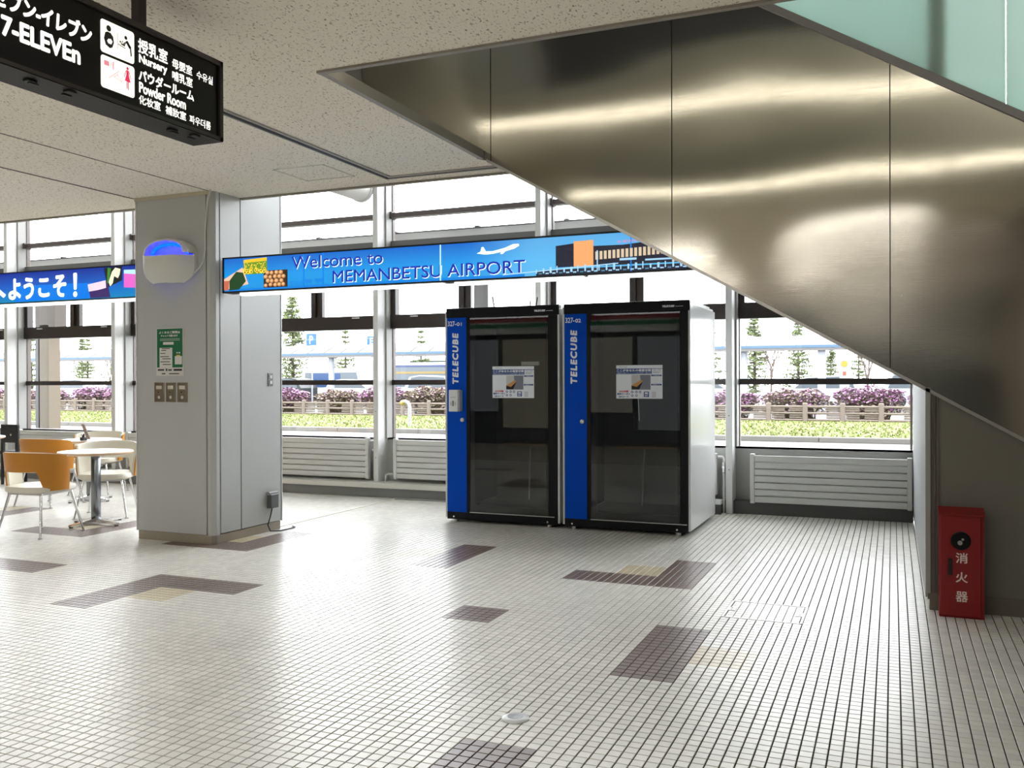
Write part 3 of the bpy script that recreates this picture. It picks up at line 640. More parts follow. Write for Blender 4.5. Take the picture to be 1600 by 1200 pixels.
    m1 = MB(); rect(m1, 0, 0.77, 0.10, 0.265); rect(m1, 0.77, 1.0, 0.10, 0.115); rect(m1, 0.76, 0.98, 0.29, 0.33); rect(m1, 0.76, 0.98, 0.56, 0.605); rect(m1, 0.60, 0.71, 0.79, 0.95)
    text(m1, '無料クーポン', O2, XA, ZA, u(0.02), u(0.31), v(0.89), v(0.83), 0.0008); text(m1, 'QRコード', O2, XA, ZA, u(0.05), u(0.27), v(0.975), v(0.915), 0.0008)
    for a, b in ((0.35, 0.80), (0.44, 0.80), (0.52, 0.80), (0.35, 0.91), (0.44, 0.91)):
        m1.poly2(O2, XA, ZA, [(u(a)+0.011*math.cos(2*PI*k/14), v(b)+0.011*math.sin(2*PI*k/14)) for k in range(14)])
    obj('blue_print', m1, mat('print_navy', S(14, 62, 140), 0.5), sh)
    m2 = MB(); text(m2, 'ここがあなたの個室空間', O3, XA, ZA, u(0.015), u(0.755), v(0.195), v(0.115), 0.0009); text(m2, '1時間から利用 セキュリティも万全な個室で 会議 商談', O3, XA, ZA, u(0.015), u(0.755), v(0.255), v(0.215))
    text(m2, 'ご利用方法', O3, XA, ZA, u(0.80), u(0.94), v(0.325), v(0.297)); text(m2, '会員登録はこちら', O3, XA, ZA, u(0.79), u(0.95), v(0.598), v(0.568))
    for a, b in ((0.35, 0.80), (0.44, 0.80), (0.52, 0.80), (0.35, 0.91), (0.44, 0.91)):
        m2.poly2(O3, XA, ZA, [(u(a)+0.006*math.cos(2*PI*k/12), v(b)+0.006*math.sin(2*PI*k/12)) for k in range(12)])
    rect(m2, 0.62, 0.69, 0.81, 0.86, O3); text(m2, '97', O3, XA, ZA, u(0.62), u(0.69), v(0.94), v(0.88), 0.0008)
    obj('white_print', m2, M_PRINTW, sh)
    m3 = MB(); text(m3, '30分体験', O2, XA, ZA, u(0.06), u(0.27), v(0.815), v(0.755), 0.0008); obj('red_print', m3, mat('print_red', S(204, 60, 90), 0.5), sh)
    m4 = MB(); rect(m4, 0.335, 0.745, 0.29, 0.73, O2, 0); m4.poly2(O3, XA, ZA, [(u(0.335), v(0.29)), (u(0.52), v(0.29)), (u(0.53), v(0.45)), (u(0.335), v(0.60))], 1)
    m4.poly2(O3, XA, ZA, [(u(0.36), v(0.58)), (u(0.55), v(0.44)), (u(0.58), v(0.48)), (u(0.45), v(0.65)), (u(0.335), v(0.61))], 2)
    m4.poly2(O3, XA, ZA, [(u(0.335), v(0.61)), (u(0.45), v(0.65)), (u(0.58), v(0.49)), (u(0.50), v(0.73)), (u(0.335), v(0.73))], 3)
    obj('picture_print', m4, [mat('print_bluegrey', S(120, 124, 140), 0.5), mat('print_palegrey', S(196, 196, 198), 0.5), mat('print_tan', S(206, 148, 84), 0.5), M_BLACKM], sh)
    m5 = MB(); text(m5, 'TELECUBE', O2, XA, ZA, u(0.06), u(0.24), v(0.065), v(0.035))
    for b in (0.80, 0.83, 0.86, 0.89, 0.92, 0.95): rect(m5, 0.77, 0.96-0.05*((b*100) % 3), b, b+0.008)
    text(m5, '予約・利用', O2, XA, ZA, u(0.80), u(0.96), v(0.17), v(0.135)); rect(m5, 0.79, 0.96, 0.20, 0.207); rect(m5, 0.79, 0.93, 0.225, 0.232)
    obj('fine_print', m5, mat('print_grey', S(92, 98, 112), 0.5), sh)
    for k, (ax, ah) in enumerate(((0.42, 0.09), (0.78, 0.06), (0.84, 0.07)) if extra == 1 else ((0.62, 0.08),)):
        obj('antenna', MB().cyl((xa+ax, Y0+0.25, Z1), (xa+ax-(0.03 if k == 0 else -0.01*k), Y0+0.25, Z1+0.06+ah), 0.006, 6), M_BLACKM, t)
    return t, br, gl, gr
b1, br, gl, gr = booth(-3.995, -2.822, '327-01', 'dark glazed work booth with blue strip numbered 327-01', 0.205, (-3.735, -2.930), 1)
obj('device_box', MB().cbox(gl+0.505, gl+0.685, 7.945, 7.975, 1.503, 1.540, 0.005), mat('inner_white', S(235, 232, 226), 0.5), b1, label='white box seen through the door glass')
b2, br2, gl2, gr2 = booth(-2.793, -1.618, '327-02', 'dark glazed work booth with blue strip numbered 327-02', 0.210, (-2.526, -1.705), 2)
obj('hanging_cord', MB().tube([(gl2+0.43, 7.93, 1.22), (gl2+0.435, 7.93, 1.12), (gl2+0.44, 7.93, 1.0)], 0.005, 6), mat('cord_white', S(235, 232, 226), 0.5), b2)
sd = thing('sanitizer_dispenser', 'white hand sanitizer dispenser on the blue strip of booth 327-01', 'dispenser', (-3.865, 7.84, 1.065))
obj('case', MB().cbox(-3.920, -3.823, 7.80, 7.872, 1.068, 1.276, 0.006), M_WHITE, sd)
obj('side_cover', MB().box(-3.823, -3.810, 7.82, 7.876, 1.07, 1.272), mat('dispenser_grey', S(186, 190, 196), 0.4), sd)
pr = MB(); O = (0, 7.7988, 0); pr.quad(O, XA, ZA, -3.903, -3.843, 1.203, 1.206); text(pr, '((', O, XA, ZA, -3.900, -3.883, 1.122, 1.165); text(pr, '))', O, XA, ZA, -3.861, -3.844, 1.122, 1.165); pr.quad(O, XA, ZA, -3.878, -3.866, 1.120, 1.172)
obj('icon', pr, mat('icon_grey', S(66, 68, 76), 0.5), sd)

# ================================================================== LIT SIGNS HUNG AT THE CEILING EDGE
def grad_emis(name, c0, c1, c2, strength=1.0, axis='Z', lo=-0.15, hi=0.15, pale=None):
    """backlit vertical colour blend"""
    m, N, L, P = principled(name)
    tc = N.new('ShaderNodeTexCoord'); sp = N.new('ShaderNodeSeparateXYZ'); L.new(tc.outputs['Object'], sp.inputs[0])
    rp = N.new('ShaderNodeMapRange'); rp.inputs[1].default_value = lo; rp.inputs[2].default_value = hi; L.new(sp.outputs[axis], rp.inputs[0])
    cr = N.new('ShaderNodeValToRGB'); cr.color_ramp.elements[0].color = (*c0, 1); cr.color_ramp.elements[1].color = (*c2, 1)
    el = cr.color_ramp.elements.new(0.45); el.color = (*c1, 1); L.new(rp.outputs[0], cr.inputs[0])
    src = cr.outputs[0]
    if pale is not None:       # printed cloud towards one end
        r2 = N.new('ShaderNodeMapRange'); r2.interpolation_type = 'SMOOTHSTEP'; r2.inputs[1].default_value = pale[0]; r2.inputs[2].default_value = pale[1]; r2.inputs[4].default_value = 0.55; L.new(sp.outputs['X'], r2.inputs[0])
        mx = N.new('ShaderNodeMix'); mx.data_type = 'RGBA'; L.new(r2.outputs[0], mx.inputs['Factor']); L.new(src, mx.inputs[6]); mx.inputs[7].default_value = (*S(120, 206, 244), 1); src = mx.outputs[2]
    L.new(src, P.inputs['Emission Color']); P.inputs['Emission Strength'].default_value = strength
    P.inputs['Base Color'].default_value = (0.02, 0.03, 0.05, 1); P.inputs['Roughness'].default_value = 0.3
    return m
def speckle_emis(name, cols, scale, strength=1.0):
    """backlit photograph of many small round things: cell pattern in a few colours"""
    m, N, L, P = principled(name)
    tc = N.new('ShaderNodeTexCoord'); vo = N.new('ShaderNodeTexVoronoi'); vo.inputs['Scale'].default_value = scale; L.new(tc.outputs['Object'], vo.inputs['Vector'])
    cr = N.new('ShaderNodeValToRGB'); cr.color_ramp.elements[0].color = (*cols[0], 1); cr.color_ramp.elements[1].color = (*cols[-1], 1); cr.color_ramp.elements[1].position = 0.75
    for k, c in enumerate(cols[1:-1]):
        el = cr.color_ramp.elements.new(0.75*(k+1)/(len(cols)-1)); el.color = (*c, 1)
    L.new(vo.outputs['Distance'], cr.inputs[0]); L.new(cr.outputs[0], P.inputs['Emission Color']); P.inputs['Emission Strength'].default_value = strength
    P.inputs['Base Color'].default_value = (0.02, 0.02, 0.02, 1); P.inputs['Roughness'].default_value = 0.3
    return m
YS = 6.10
ws_ = thing('welcome_sign', 'long lit blue sign reading Welcome to MEMANBETSU AIRPORT', 'sign', (-3.0, YS+0.06, 2.10))
XL, XR, ZB, ZT = -5.17, -0.95, 2.10, 2.395
obj('case', MB().box(XL, XR, YS+0.006, YS+0.12, ZB, ZT), M_BLACKM, ws_)
obj('case_frame', MB().box(XL, XR, YS-0.008, YS+0.006, ZT-0.012, ZT).box(XL, XR, YS-0.008, YS+0.006, ZB, ZB+0.012).box(XL, XL+0.012, YS-0.008, YS+0.006, ZB, ZT), M_BLACKM, ws_)
obj('face', MB().quad((0, YS+0.002, 0), XA, ZA, XL+0.012, XR, ZB+0.012, ZT-0.012), grad_emis('sign_blue', S(0, 148, 222), S(0, 150, 228), S(0, 92, 198), 0.8, pale=(0.1, 0.75)), ws_)
O = (0, YS+0.0005, 0); O2 = (0, YS-0.001, 0); O3 = (0, YS-0.0025, 0); O4 = (0, YS-0.004, 0)
for x in (-4.36, -4.175, -3.13, -1.66):
    obj('seam', MB().box(x-0.004, x+0.004, YS-0.003, YS+0.001, ZB+0.012, ZT-0.012), emis('seam_%d' % int(-x*100), S(190, 226, 250) if x == -3.13 else S(0, 112, 204), 1.0), ws_)
M_SN = emis('sign_navy', S(8, 34, 150), 1.0); M_SW = emis('sign_white', S(226, 240, 255), 1.1)
for o_, mm, dx, dz in ((O2, M_SW, 0.005, -0.005), (O3, M_SN, 0, 0)):
    lm = MB(); text(lm, 'Welcome to', o_, XA, ZA, -4.475+dx, -3.628+dx, 2.268+dz, 2.368+dz, 0.0007)
    text(lm, 'MEMANBETSU AIRPORT', o_, XA, ZA, -4.085+dx, -2.445+dx, 2.140+dz, 2.235+dz, 0.0009)
    obj('lettering', lm, mm, ws_, label='navy letters with white edges' if mm == M_SN else None)
# aeroplane silhouette
ap = [(-2.83,2.300),(-2.80,2.312),(-2.79,2.345),(-2.775,2.345),(-2.755,2.312),(-2.70,2.310),(-2.60,2.330),(-2.54,2.352),(-2.495,2.352),(-2.49,2.338),(-2.53,2.318),(-2.60,2.303),(-2.62,2.285),(-2.64,2.285),(-2.635,2.300),(-2.70,2.290),(-2.76,2.288)]
obj('aeroplane_print', MB().poly2(O2, XA, ZA, ap), M_SW, ws_)
# photographs on the left end
def pic(nm, pts, m, o_=O2): return obj(nm, MB().poly2(o_, XA, ZA, pts), m, ws_)
def dots(nm, m_list, items, o_=O3):
    m_ = MB()
    for k_, (cx, cz, rx, rz, mi) in enumerate(items):
        oo = (o_[0], o_[1]-0.00004*k_, o_[2])
        m_.poly2(oo, XA, ZA, [(cx+rx*math.cos(2*PI*k/12), cz+rz*math.sin(2*PI*k/12)) for k in range(12)], mi)
    return obj(nm, m_, m_list, ws_, fixn=False)
prr = random.Random(5)
pic('sunflower_photo', [(-4.955,2.245),(-4.715,2.245),(-4.72,2.375),(-4.955,2.365)], emis('photo_green_field', S(96, 132, 36), 1.0))
pic('sunflower_top', [(-4.955,2.340),(-4.72,2.348),(-4.72,2.377),(-4.955,2.367)], emis('flower_yellow', S(214, 176, 40), 1.0), O3)
it = []
for k in range(46):
    cx = prr.uniform(-4.945, -4.73); f_ = prr.random(); cz = 2.338-0.080*f_; r_ = 0.005+0.010*f_
    it += [(cx, cz, r_, r_, 0), (cx, cz, r_*0.5, r_*0.5, 1)] if f_ > 0.25 else [(cx, cz, r_, r_*0.7, 0)]
it = [q for q in it if q[1]-q[3] > 2.247]
dots('sunflower_print', [emis('sunflower_petal', S(232, 200, 60), 1.0), emis('sunflower_eye', S(74, 44, 20), 1.0)], it, O4)
pic('potato_photo', [(-4.752,2.128),(-4.515,2.128),(-4.515,2.268),(-4.752,2.268)], emis('photo_soil', S(46, 28, 20), 1.0), O3)
it = []
for r2_ in range(4):
    for c_ in range(6):
        cx = -4.728+c_*0.044+0.018*(r2_ % 2)+prr.uniform(-0.004, 0.004); cz = 2.148+r2_*0.033+prr.uniform(-0.003, 0.003)
        if cx > -4.538: continue
        rx, rz = prr.uniform(0.019, 0.024), prr.uniform(0.016, 0.0195); it += [(cx, cz, rx, rz, 0), (cx-0.003, cz+0.003, rx*0.68, rz*0.65, 1)]
dots('potato_print', [emis('potato_brown', S(160, 106, 62), 1.0), emis('potato_light', S(214, 166, 116), 1.0)], it, O4)
pic('leaf_photo', [(-5.157,2.125),(-4.905,2.165),(-4.965,2.305),(-5.157,2.215)], emis('photo_skin', S(216,176,150), 1.0), O3)
pic('leaf_print', [(-5.10,2.12),(-5.0,2.125),(-4.93,2.19),(-4.96,2.262),(-5.03,2.272),(-5.10,2.20)], emis('photo_leaf', S(22,58,26), 1.0), O4)
pic('thumb_print', [(-5.157,2.125),(-5.11,2.12),(-5.10,2.20),(-5.157,2.20)], emis('photo_hand', S(176,92,70), 1.0), O4)
# pale field, fence and cow silhouettes
fm = MB(); fm.quad(O, XA, ZA, XL+0.013, -2.45, ZB+0.013, ZB+0.032)
for x0_, x1_ in ((-4.50,-4.36),(-4.06,-3.90)):
    for zz in (2.138, 2.150, 2.162): fm.quad(O2, XA, ZA, x0_, x1_, zz, zz+0.004)
    for xx in (x0_+0.02, (x0_+x1_)/2, x1_-0.02): fm.quad(O2, XA, ZA, xx, xx+0.006, 2.125, 2.168)
for cx, s in ((-4.31, 0.8), (-4.205, 1.0)):
    fm.poly2(O2, XA, ZA, [(cx-0.035*s,2.150),(cx+0.03*s,2.152),(cx+0.042*s,2.165),(cx+0.03*s,2.18),(cx-0.03*s,2.178),(cx-0.045*s,2.185),(cx-0.055*s,2.17)])
    for dx in (-0.03, -0.018, 0.018, 0.028): fm.quad(O2, XA, ZA, cx+dx*s, cx+dx*s+0.006, 2.128, 2.152)
obj('meadow_print', fm, emis('sign_midblue', S(0, 112, 196), 1.0), ws_)
# terminal building photograph on the right end
tb = MB(); K = 0
tb.quad(O2, XA, ZA, -2.36, XR, 2.113, 2.150, 0)                                     # dark car park
tb.poly2(O2, XA, ZA, [(-2.21,2.165),(-2.06,2.165),(-2.06,2.33),(-2.21,2.318)], 0)     # dark wing
tb.poly2(O3, XA, ZA, [(-2.075,2.165),(-1.93,2.165),(-1.93,2.345),(-2.075,2.342)], 1)  # orange tower
tb.poly2(O3, XA, ZA, [(-1.93,2.16),(-1.32,2.16),(-1.32,2.325),(-1.72,2.298),(-1.93,2.302)], 0)
tb.poly2(O3, XA, ZA, [(-1.375,2.165),(-1.27,2.165),(-1.27,2.31),(-1.375,2.345)], 1)
tb.quad(O3, XA, ZA, -1.27, XR, 2.165, 2.26, 0)
for k in range(17):
    xx = -1.915+k*0.031; tb.quad(O4, XA, ZA, xx, xx+0.02, 2.205+0.001*k, 2.262+0.0012*k, 2)
tb.poly2(O4, XA, ZA, [(-2.62,2.128),(-1.75,2.168),(-1.75,2.176),(-2.62,2.136)], 3)
tb.quad(O4, XA, ZA, -1.74, -1.62, 2.19, 2.205, 3); tb.quad(O4, XA, ZA, -1.56, -1.24, 2.180, 2.192, 3)
for k in range(22):
    xx = -2.36+k*0.052; tb.quad(O4, XA, ZA, xx, xx+0.008+0.004*(k % 3), 2.128, 2.158+0.006*(k % 4), 3)
    tb.quad(O4, XA, ZA, xx+0.02, xx+0.045, 2.122, 2.131, 3 if k % 3 else 4)
tb.quad(O4, XA, ZA, -1.905, -1.897, 2.13, 2.27, 3)
text(tb, '女満別空港', O4, XA, ZA, -1.76, -1.57, 2.312, 2.330, 0, 0, 5)
obj('terminal_photo', tb, [emis('photo_dark', S(26, 28, 42), 1.0), emis('photo_orange', S(216, 150, 96), 1.0), emis('photo_window', S(196, 178, 150), 1.0), emis('photo_pale', S(150, 190, 224), 1.0), emis('photo_green', S(70, 120, 150), 1.0), emis('photo_red', S(206, 120, 140), 1.0)], ws_)
for k, (a, b) in enumerate(((-5.02, -3.13), (-3.03, -2.02), (-1.98, -1.05))):
    l_ = obj('under_lamp', MB().box(a, b, YS+0.03, YS+0.09, ZB-0.022, ZB), M_TUBE, ws_, label='white lamp strip under the sign')

ls = thing('japanese_welcome_sign', 'lit blue sign with white Japanese brush lettering above the café tables', 'sign', (-7.6, YS+0.06, 2.10))
XL, XR = -9.6, PXa-0.008
obj('case', MB().box(XL, XR, YS+0.006, YS+0.12, ZB, ZT), M_BLACKM, ls)
obj('case_frame', MB().box(XL, XR, YS-0.008, YS+0.006, ZT-0.010, ZT).box(XL, XR, YS-0.008, YS+0.006, ZB, ZB+0.010), M_BLACKM, ls)
obj('face', MB().quad((0, YS+0.002, 0), XA, ZA, XL, XR, ZB+0.01, ZT-0.01), grad_emis('sign_deepblue', S(0, 140, 190), S(0, 96, 200), S(2, 18, 140), 0.8), ls)
def lpic(nm, pts, m, o_=O2): return obj(nm, MB().poly2(o_, XA, ZA, pts), m, ls)
jl = MB()
for ch, a, b, z0_, z1_ in (('へ', -8.06, -7.735, 2.16, 2.31), ('よ', -7.70, -7.535, 2.135, 2.335), ('う', -7.50, -7.365, 2.132, 2.338), ('こ', -7.31, -7.165, 2.145, 2.322), ('そ', -7.12, -6.955, 2.138, 2.345), ('！', -6.87, -6.82, 2.132, 2.352)):
    text(jl, ch, O3, XA, ZA, a, b, z0_, z1_, 0.0085)
obj('lettering', jl, emis('brush_white', S(244, 246, 255), 1.1), ls)
lpic('sea_glow', [(-7.62,2.115),(-6.5,2.115),(-6.5,2.25),(-7.1,2.26),(-7.62,2.262)], emis('mid_blue_glow', S(0, 108, 206), 1.0), O)
lpic('sunset_photo', [(-6.66,2.115),(-6.42,2.115),(-6.455,2.262),(-6.69,2.235)], emis('sunset_violet', S(54, 36, 90), 1.0), O3)
lpic('sunset_sky', [(-6.677,2.175),(-6.56,2.185),(-6.47,2.20),(-6.475,2.268),(-6.69,2.238)], emis('sunset_pink', S(226, 196, 208), 1.0), O4)
lpic('lily_photo', [(-6.455,2.20),(-6.285,2.26),(-6.285,2.385),(-6.50,2.378)], emis('lily_dark', S(24, 26, 26), 1.0), O2)
lpic('lily_flower', [(-6.42,2.21),(-6.39,2.24),(-6.375,2.30),(-6.33,2.28),(-6.31,2.31),(-6.30,2.36),(-6.36,2.375),(-6.40,2.34),(-6.44,2.25)], emis('lily_white', S(226, 226, 190), 1.0), O4)
lpic('lily_leaf', [(-6.46,2.24),(-6.44,2.24),(-6.41,2.37),(-6.45,2.38)], emis('lily_green', S(60, 120, 46), 1.0), O4)
lpic('field_photo', [(-6.262,2.195),(-6.07,2.185),(-6.07,2.300),(-6.262,2.318)], emis('field_pink', S(206, 92, 182), 1.0), O3)
lpic('field_sky', [(-6.262,2.318),(-6.07,2.300),(-6.07,2.345),(-6.262,2.35)], emis('field_sky', S(170, 216, 226), 1.0), O3)
obj('under_lamp', MB().box(XL, XR-0.02, YS+0.03, YS+0.09, ZB-0.022, ZB), M_TUBE, ls, label='white lamp strip under the sign')

# ================================================================== HANGING DIRECTION SIGN
XH = -2.72; ya, yb, za, zb_ = 1.55, 3.216, 2.42, 2.767
hs = thing('direction_sign', 'black hanging direction sign with white lettering and pictograms', 'sign', (XH-0.09, (ya+yb)/2, za))
M_SIGNB = mat('sign_black', S(14, 12, 13), 0.35, spec=0.25)
obj('case', MB().cbox(XH-0.17, XH-0.012, ya, yb, za, zb_, 0.003), M_SIGNB, hs)
obj('face_frame', MB().box(XH-0.012, XH, ya, yb, zb_-0.022, zb_).box(XH-0.012, XH, ya, yb, za, za+0.014).box(XH-0.012, XH, yb-0.02, yb, za, zb_).box(XH-0.012, XH, ya, ya+0.02, za, zb_), mat('sign_frame', S(48, 42, 40), 0.3), hs)
obj('bottom_plate', MB().box(XH-0.168, XH-0.002, ya, yb, za-0.004, za), mat('sign_bottom', S(20, 18, 17), 0.5, spec=0.2), hs)
for yy in (2.29, 2.43, 2.97, 3.07):
    obj('latch', MB().cbox(XH-0.075+0.03*(yy in (2.43, 3.07)), XH-0.045+0.03*(yy in (2.43, 3.07)), yy-0.018, yy+0.018, za-0.012, za-0.004, 0.002).box(XH-0.066, XH-0.054, yy-0.006, yy+0.03, za-0.016, za-0.010), M_BLACKM, hs)
obj('hanging_rod', MB().box(XH-0.105, XH-0.065, 2.795, 2.835, zb_, CZ).box(XH-0.11, XH-0.06, 2.78, 2.86, zb_, zb_+0.012), mat('rod_brown', S(40, 27, 25), 0.4), hs)
obj('hanging_rod', MB().box(XH-0.105, XH-0.065, 1.85, 1.89, zb_, CZ), mat('rod_brown', S(40, 27, 25), 0.4), hs)
YA = (0,1,0); OF = (XH-0.0112, 0, 0); OG = (XH-0.0098, 0, 0); OH = (XH-0.0086, 0, 0)
obj('face', MB().quad((XH-0.0119, 0, 0), YA, ZA, ya+0.02, yb-0.02, za+0.014, zb_-0.022), mat('sign_face_black', S(14, 11, 13), 0.3, spec=0.25), hs)
M_SL = emis('sign_letter_white', S(255, 252, 240), 1.15)
tx = MB()
def T(body, y0_, y1_, z0_, z1_, b=0.001, sh=0.0): text(tx, body, OG, YA, ZA, y0_, y1_, z0_, z1_, b*0.62, sh)
T('授乳室', 2.735, 2.893, 2.655, 2.712, 0.0022); T('Nursery', 2.739, 2.890, 2.606, 2.650, 0.0026)
T('母嬰室', 2.918, 3.034, 2.652, 2.692, 0.0012); T('哺乳室', 2.918, 3.036, 2.602, 2.642, 0.0012); T('수유실', 3.060, 3.160, 2.650, 2.686, 0.0008)
T('パウダールーム', 2.737, 3.044, 2.545, 2.592, 0.0026); T('Powder Room', 2.739, 2.996, 2.498, 2.541, 0.0026)
T('化妆室', 2.738, 2.853, 2.454, 2.490, 0.0012); T('補妝室', 2.880, 2.997, 2.452, 2.488, 0.0012); T('파우더룸', 3.017, 3.146, 2.450, 2.486, 0.0008)
T('7-ELEVEn', 2.139, 2.460, 2.514, 2.584, 0.0055); T('セブン-イレブン', 2.110, 2.512, 2.606, 2.676, 0.0052, 0.1)
obj('lettering', tx, M_SL, hs)
def rrect(y0_, y1_, z0_, z1_, r, n=6):
    out = []
    for cx, cz, a0 in ((y1_-r, z1_-r, 0), (y0_+r, z1_-r, PI/2), (y0_+r, z0_+r, PI), (y1_-r, z0_+r, 1.5*PI)):
        for k in range(n+1):
            t = a0+PI/2*k/n; out.append((cx+r*math.cos(t), cz+r*math.sin(t)))
    return out
M_PL = emis('pictogram_plate', S(246, 242, 226), 1.0)
p1 = obj('pictogram_plate', MB().poly2(OG, YA, ZA, rrect(2.551, 2.715, 2.598, 2.722, 0.012)), M_PL, hs)
p2 = obj('pictogram_plate', MB().poly2(OG, YA, ZA, rrect(2.552, 2.716, 2.466, 2.588, 0.012)), M_PL, hs)
def circ(m_, cy, cz, r, mi=0, n=16): m_.poly2(OH, YA, ZA, [(cy+r*math.cos(2*PI*k/n), cz+r*math.sin(2*PI*k/n)) for k in range(n)], mi)
def stroke(m_, p, q, w, o_=OH, mi=0):
    p = Vector(p); q = Vector(q); d = (q-p).normalized(); nrm = Vector((-d.y, d.x))*w/2
    m_.poly2(o_, YA, ZA, [tuple(p+nrm), tuple(p-nrm), tuple(q-nrm), tuple(q+nrm)], mi)
g = MB(); circ(g, 2.589, 2.695, 0.0115)
g.poly2(OH, YA, ZA, [(2.566,2.652),(2.572,2.675),(2.582,2.681),(2.598,2.681),(2.610,2.670),(2.614,2.648),(2.606,2.628),(2.594,2.622),(2.574,2.630)])
stroke(g, (2.632,2.694), (2.632,2.632), 0.0022); stroke(g, (2.634,2.652), (2.670,2.646), 0.0032)
circ(g, 2.672, 2.688, 0.0075); stroke(g, (2.676,2.676), (2.694,2.655), 0.013); stroke(g, (2.694,2.662), (2.699,2.625), 0.007); stroke(g, (2.676,2.676), (2.662,2.655), 0.005)
circ(g, 2.645, 2.664, 0.004); stroke(g, (2.652,2.662), (2.658,2.672), 0.003); stroke(g, (2.659,2.659), (2.666,2.669), 0.003); stroke(g, (2.648,2.658), (2.668,2.655), 0.006)
obj('pictogram', g, mat('pictogram_dark', S(44, 44, 46), 0.5), p1, label='nursing and changing table pictogram')
g = MB(); g.poly2((XH-0.0074,0,0), YA, ZA, [(2.586,2.655),(2.598,2.658),(2.606,2.650),(2.600,2.638),(2.586,2.638),(2.580,2.646)])
obj('pictogram_baby', g, M_PL, p1)
g = MB(); circ(g, 2.680, 2.572, 0.006); stroke(g, (2.680,2.565), (2.680,2.545), 0.013); g.poly2(OH, YA, ZA, [(2.673,2.545),(2.687,2.545),(2.695,2.520),(2.666,2.522)])
stroke(g, (2.677,2.522), (2.677,2.494), 0.004); stroke(g, (2.683,2.522), (2.683,2.490), 0.004); stroke(g, (2.672,2.562), (2.664,2.535), 0.003); stroke(g, (2.688,2.562), (2.696,2.535), 0.003)
obj('pictogram', g, emis('pictogram_red', S(222, 44, 84), 0.8), p2, label='red figure of a woman')
g = MB(); stroke(g, (2.588,2.508), (2.640,2.550), 0.0022); g.poly2(OH, YA, ZA, [(2.566,2.570),(2.590,2.570),(2.590,2.552),(2.566,2.552)]); stroke(g, (2.602,2.572), (2.594,2.552), 0.0022)
stroke(g, (2.610,2.576), (2.610,2.546), 0.005); stroke(g, (2.613,2.520), (2.630,2.532), 0.002); stroke(g, (2.630,2.532), (2.655,2.512), 0.002); stroke(g, (2.613,2.520), (2.655,2.512), 0.002); stroke(g, (2.630,2.532), (2.634,2.540), 0.002)
obj('pictogram_lines', g, emis('pictogram_pink', S(226, 130, 146), 0.8), p2)

# ================================================================== FLOOR FITTINGS
fh = thing('floor_hatch', 'white framed tiled access hatch set into the floor', 'hatch', (-0.695, 5.495, 0))
x0, x1, y0, y1 = PATCH_HATCH
M_HF = mat('hatch_white', S(226, 226, 222), 0.35)
obj('frame', MB().box(x0,x1,y0,y0+0.010,-0.004,0.002).box(x0,x1,y1-0.010,y1,-0.004,0.002).box(x0,x0+0.014,y0,y1,-0.004,0.002).box(x1-0.014,x1,y0,y1,-0.004,0.002), M_HF, fh)
for cx in (x0+0.03, x1-0.03):
    t_ = obj('lift_tab', MB().box(cx-0.022, cx+0.022, (y0+y1)/2-0.04, (y0+y1)/2+0.04, -0.004, 0.0025), M_HF, fh)
    obj('lift_hole', MB().cyl((cx, (y0+y1)/2-0.018, 0.0022), (cx, (y0+y1)/2-0.018, 0.003), 0.006, 10).cyl((cx, (y0+y1)/2+0.018, 0.0022), (cx, (y0+y1)/2+0.018, 0.003), 0.006, 10), M_JOINT, t_)
hme = bpy.data.meshes.new('hatch_tile'); hv, hf = tile_shape(0.0425, 0.0435); hme.from_pydata(hv, [], hf); hme.materials.append(M_TILE[0])
for a in range(9):
    for b in range(8):
        o = bpy.data.objects.new('hatch_tile', hme); COL.objects.link(o); o.parent = fh
        o.location = (x0+0.018+(a+0.5)*(x1-x0-0.036)/9-fh.location.x, y0+0.014+(b+0.5)*(y1-y0-0.028)/8-fh.location.y, 0.0005)
fd = thing('floor_disc', 'round pale plastic disc lying on the tiles', 'floor disc', (-1.402, 3.378, 0))
obj('rim', MB().lathe([(0.056, 0), (0.056, 0.004), (0.050, 0.009), (0.032, 0.010), (0.031, 0.008), (0.0, 0.008)], (-1.402, 3.378, 0), 40), mat('disc_white', S(214, 216, 220), 0.3), fd, smooth=True)
obj('grille', MB().lathe([(0.031, 0.0075), (0.029, 0.0095), (0.020, 0.0095), (0.019, 0.0088), (0.010, 0.0088), (0.009, 0.0098), (0.0, 0.0098)], (-1.402, 3.378, 0), 32), mat('disc_grey', S(170, 173, 180), 0.4), fd, smooth=True)
# ================================================================== CAFE FURNITURE
M_PLY = mat('honey_plywood', S(196, 130, 36), 0.35, var=0.06, vscale=3, stretch=(1, 1, 8))
M_CREAM = mat('cream_leather', S(224, 219, 204), 0.4)
M_TOP = mat('table_laminate', S(226, 214, 206), 0.3)
def shell(rad, thick, grow=0.0, top=0.745):
    mb = MB(); n = 44; vs = []
    for i in range(n+1):
        t = -1+2*i/n; a = t*R(99); at = abs(t)
        zt_ = top+grow-0.045*at**2.5; zb2 = 0.575-grow
        s_ = min(1, max(0, (at-0.36)/0.16)); zb2 = zb2-(zb2-(0.405))*(s_*s_*(3-2*s_))
        if at > 0.86: zt_ -= 0.17*((at-0.86)/0.14)**2.2; 
        r = rad
        for rr, zz in ((r+thick, zb2), (r+thick, zt_), (r, zt_), (r, zb2)):
            fl = 1+0.10*(zz-0.42)/0.33          # slightly flared towards the top
            vs.append((rr*1.03*math.sin(a)*fl, -rr*math.cos(a)*fl*0.98+0.02, zz))
    fs = [(i*4+q, i*4+(q+1) % 4, (i+1)*4+(q+1) % 4, (i+1)*4+q) for i in range(n) for q in range(4)]+[(0,1,2,3), (n*4+3,n*4+2,n*4+1,n*4)]
    return mb.add(vs, fs)
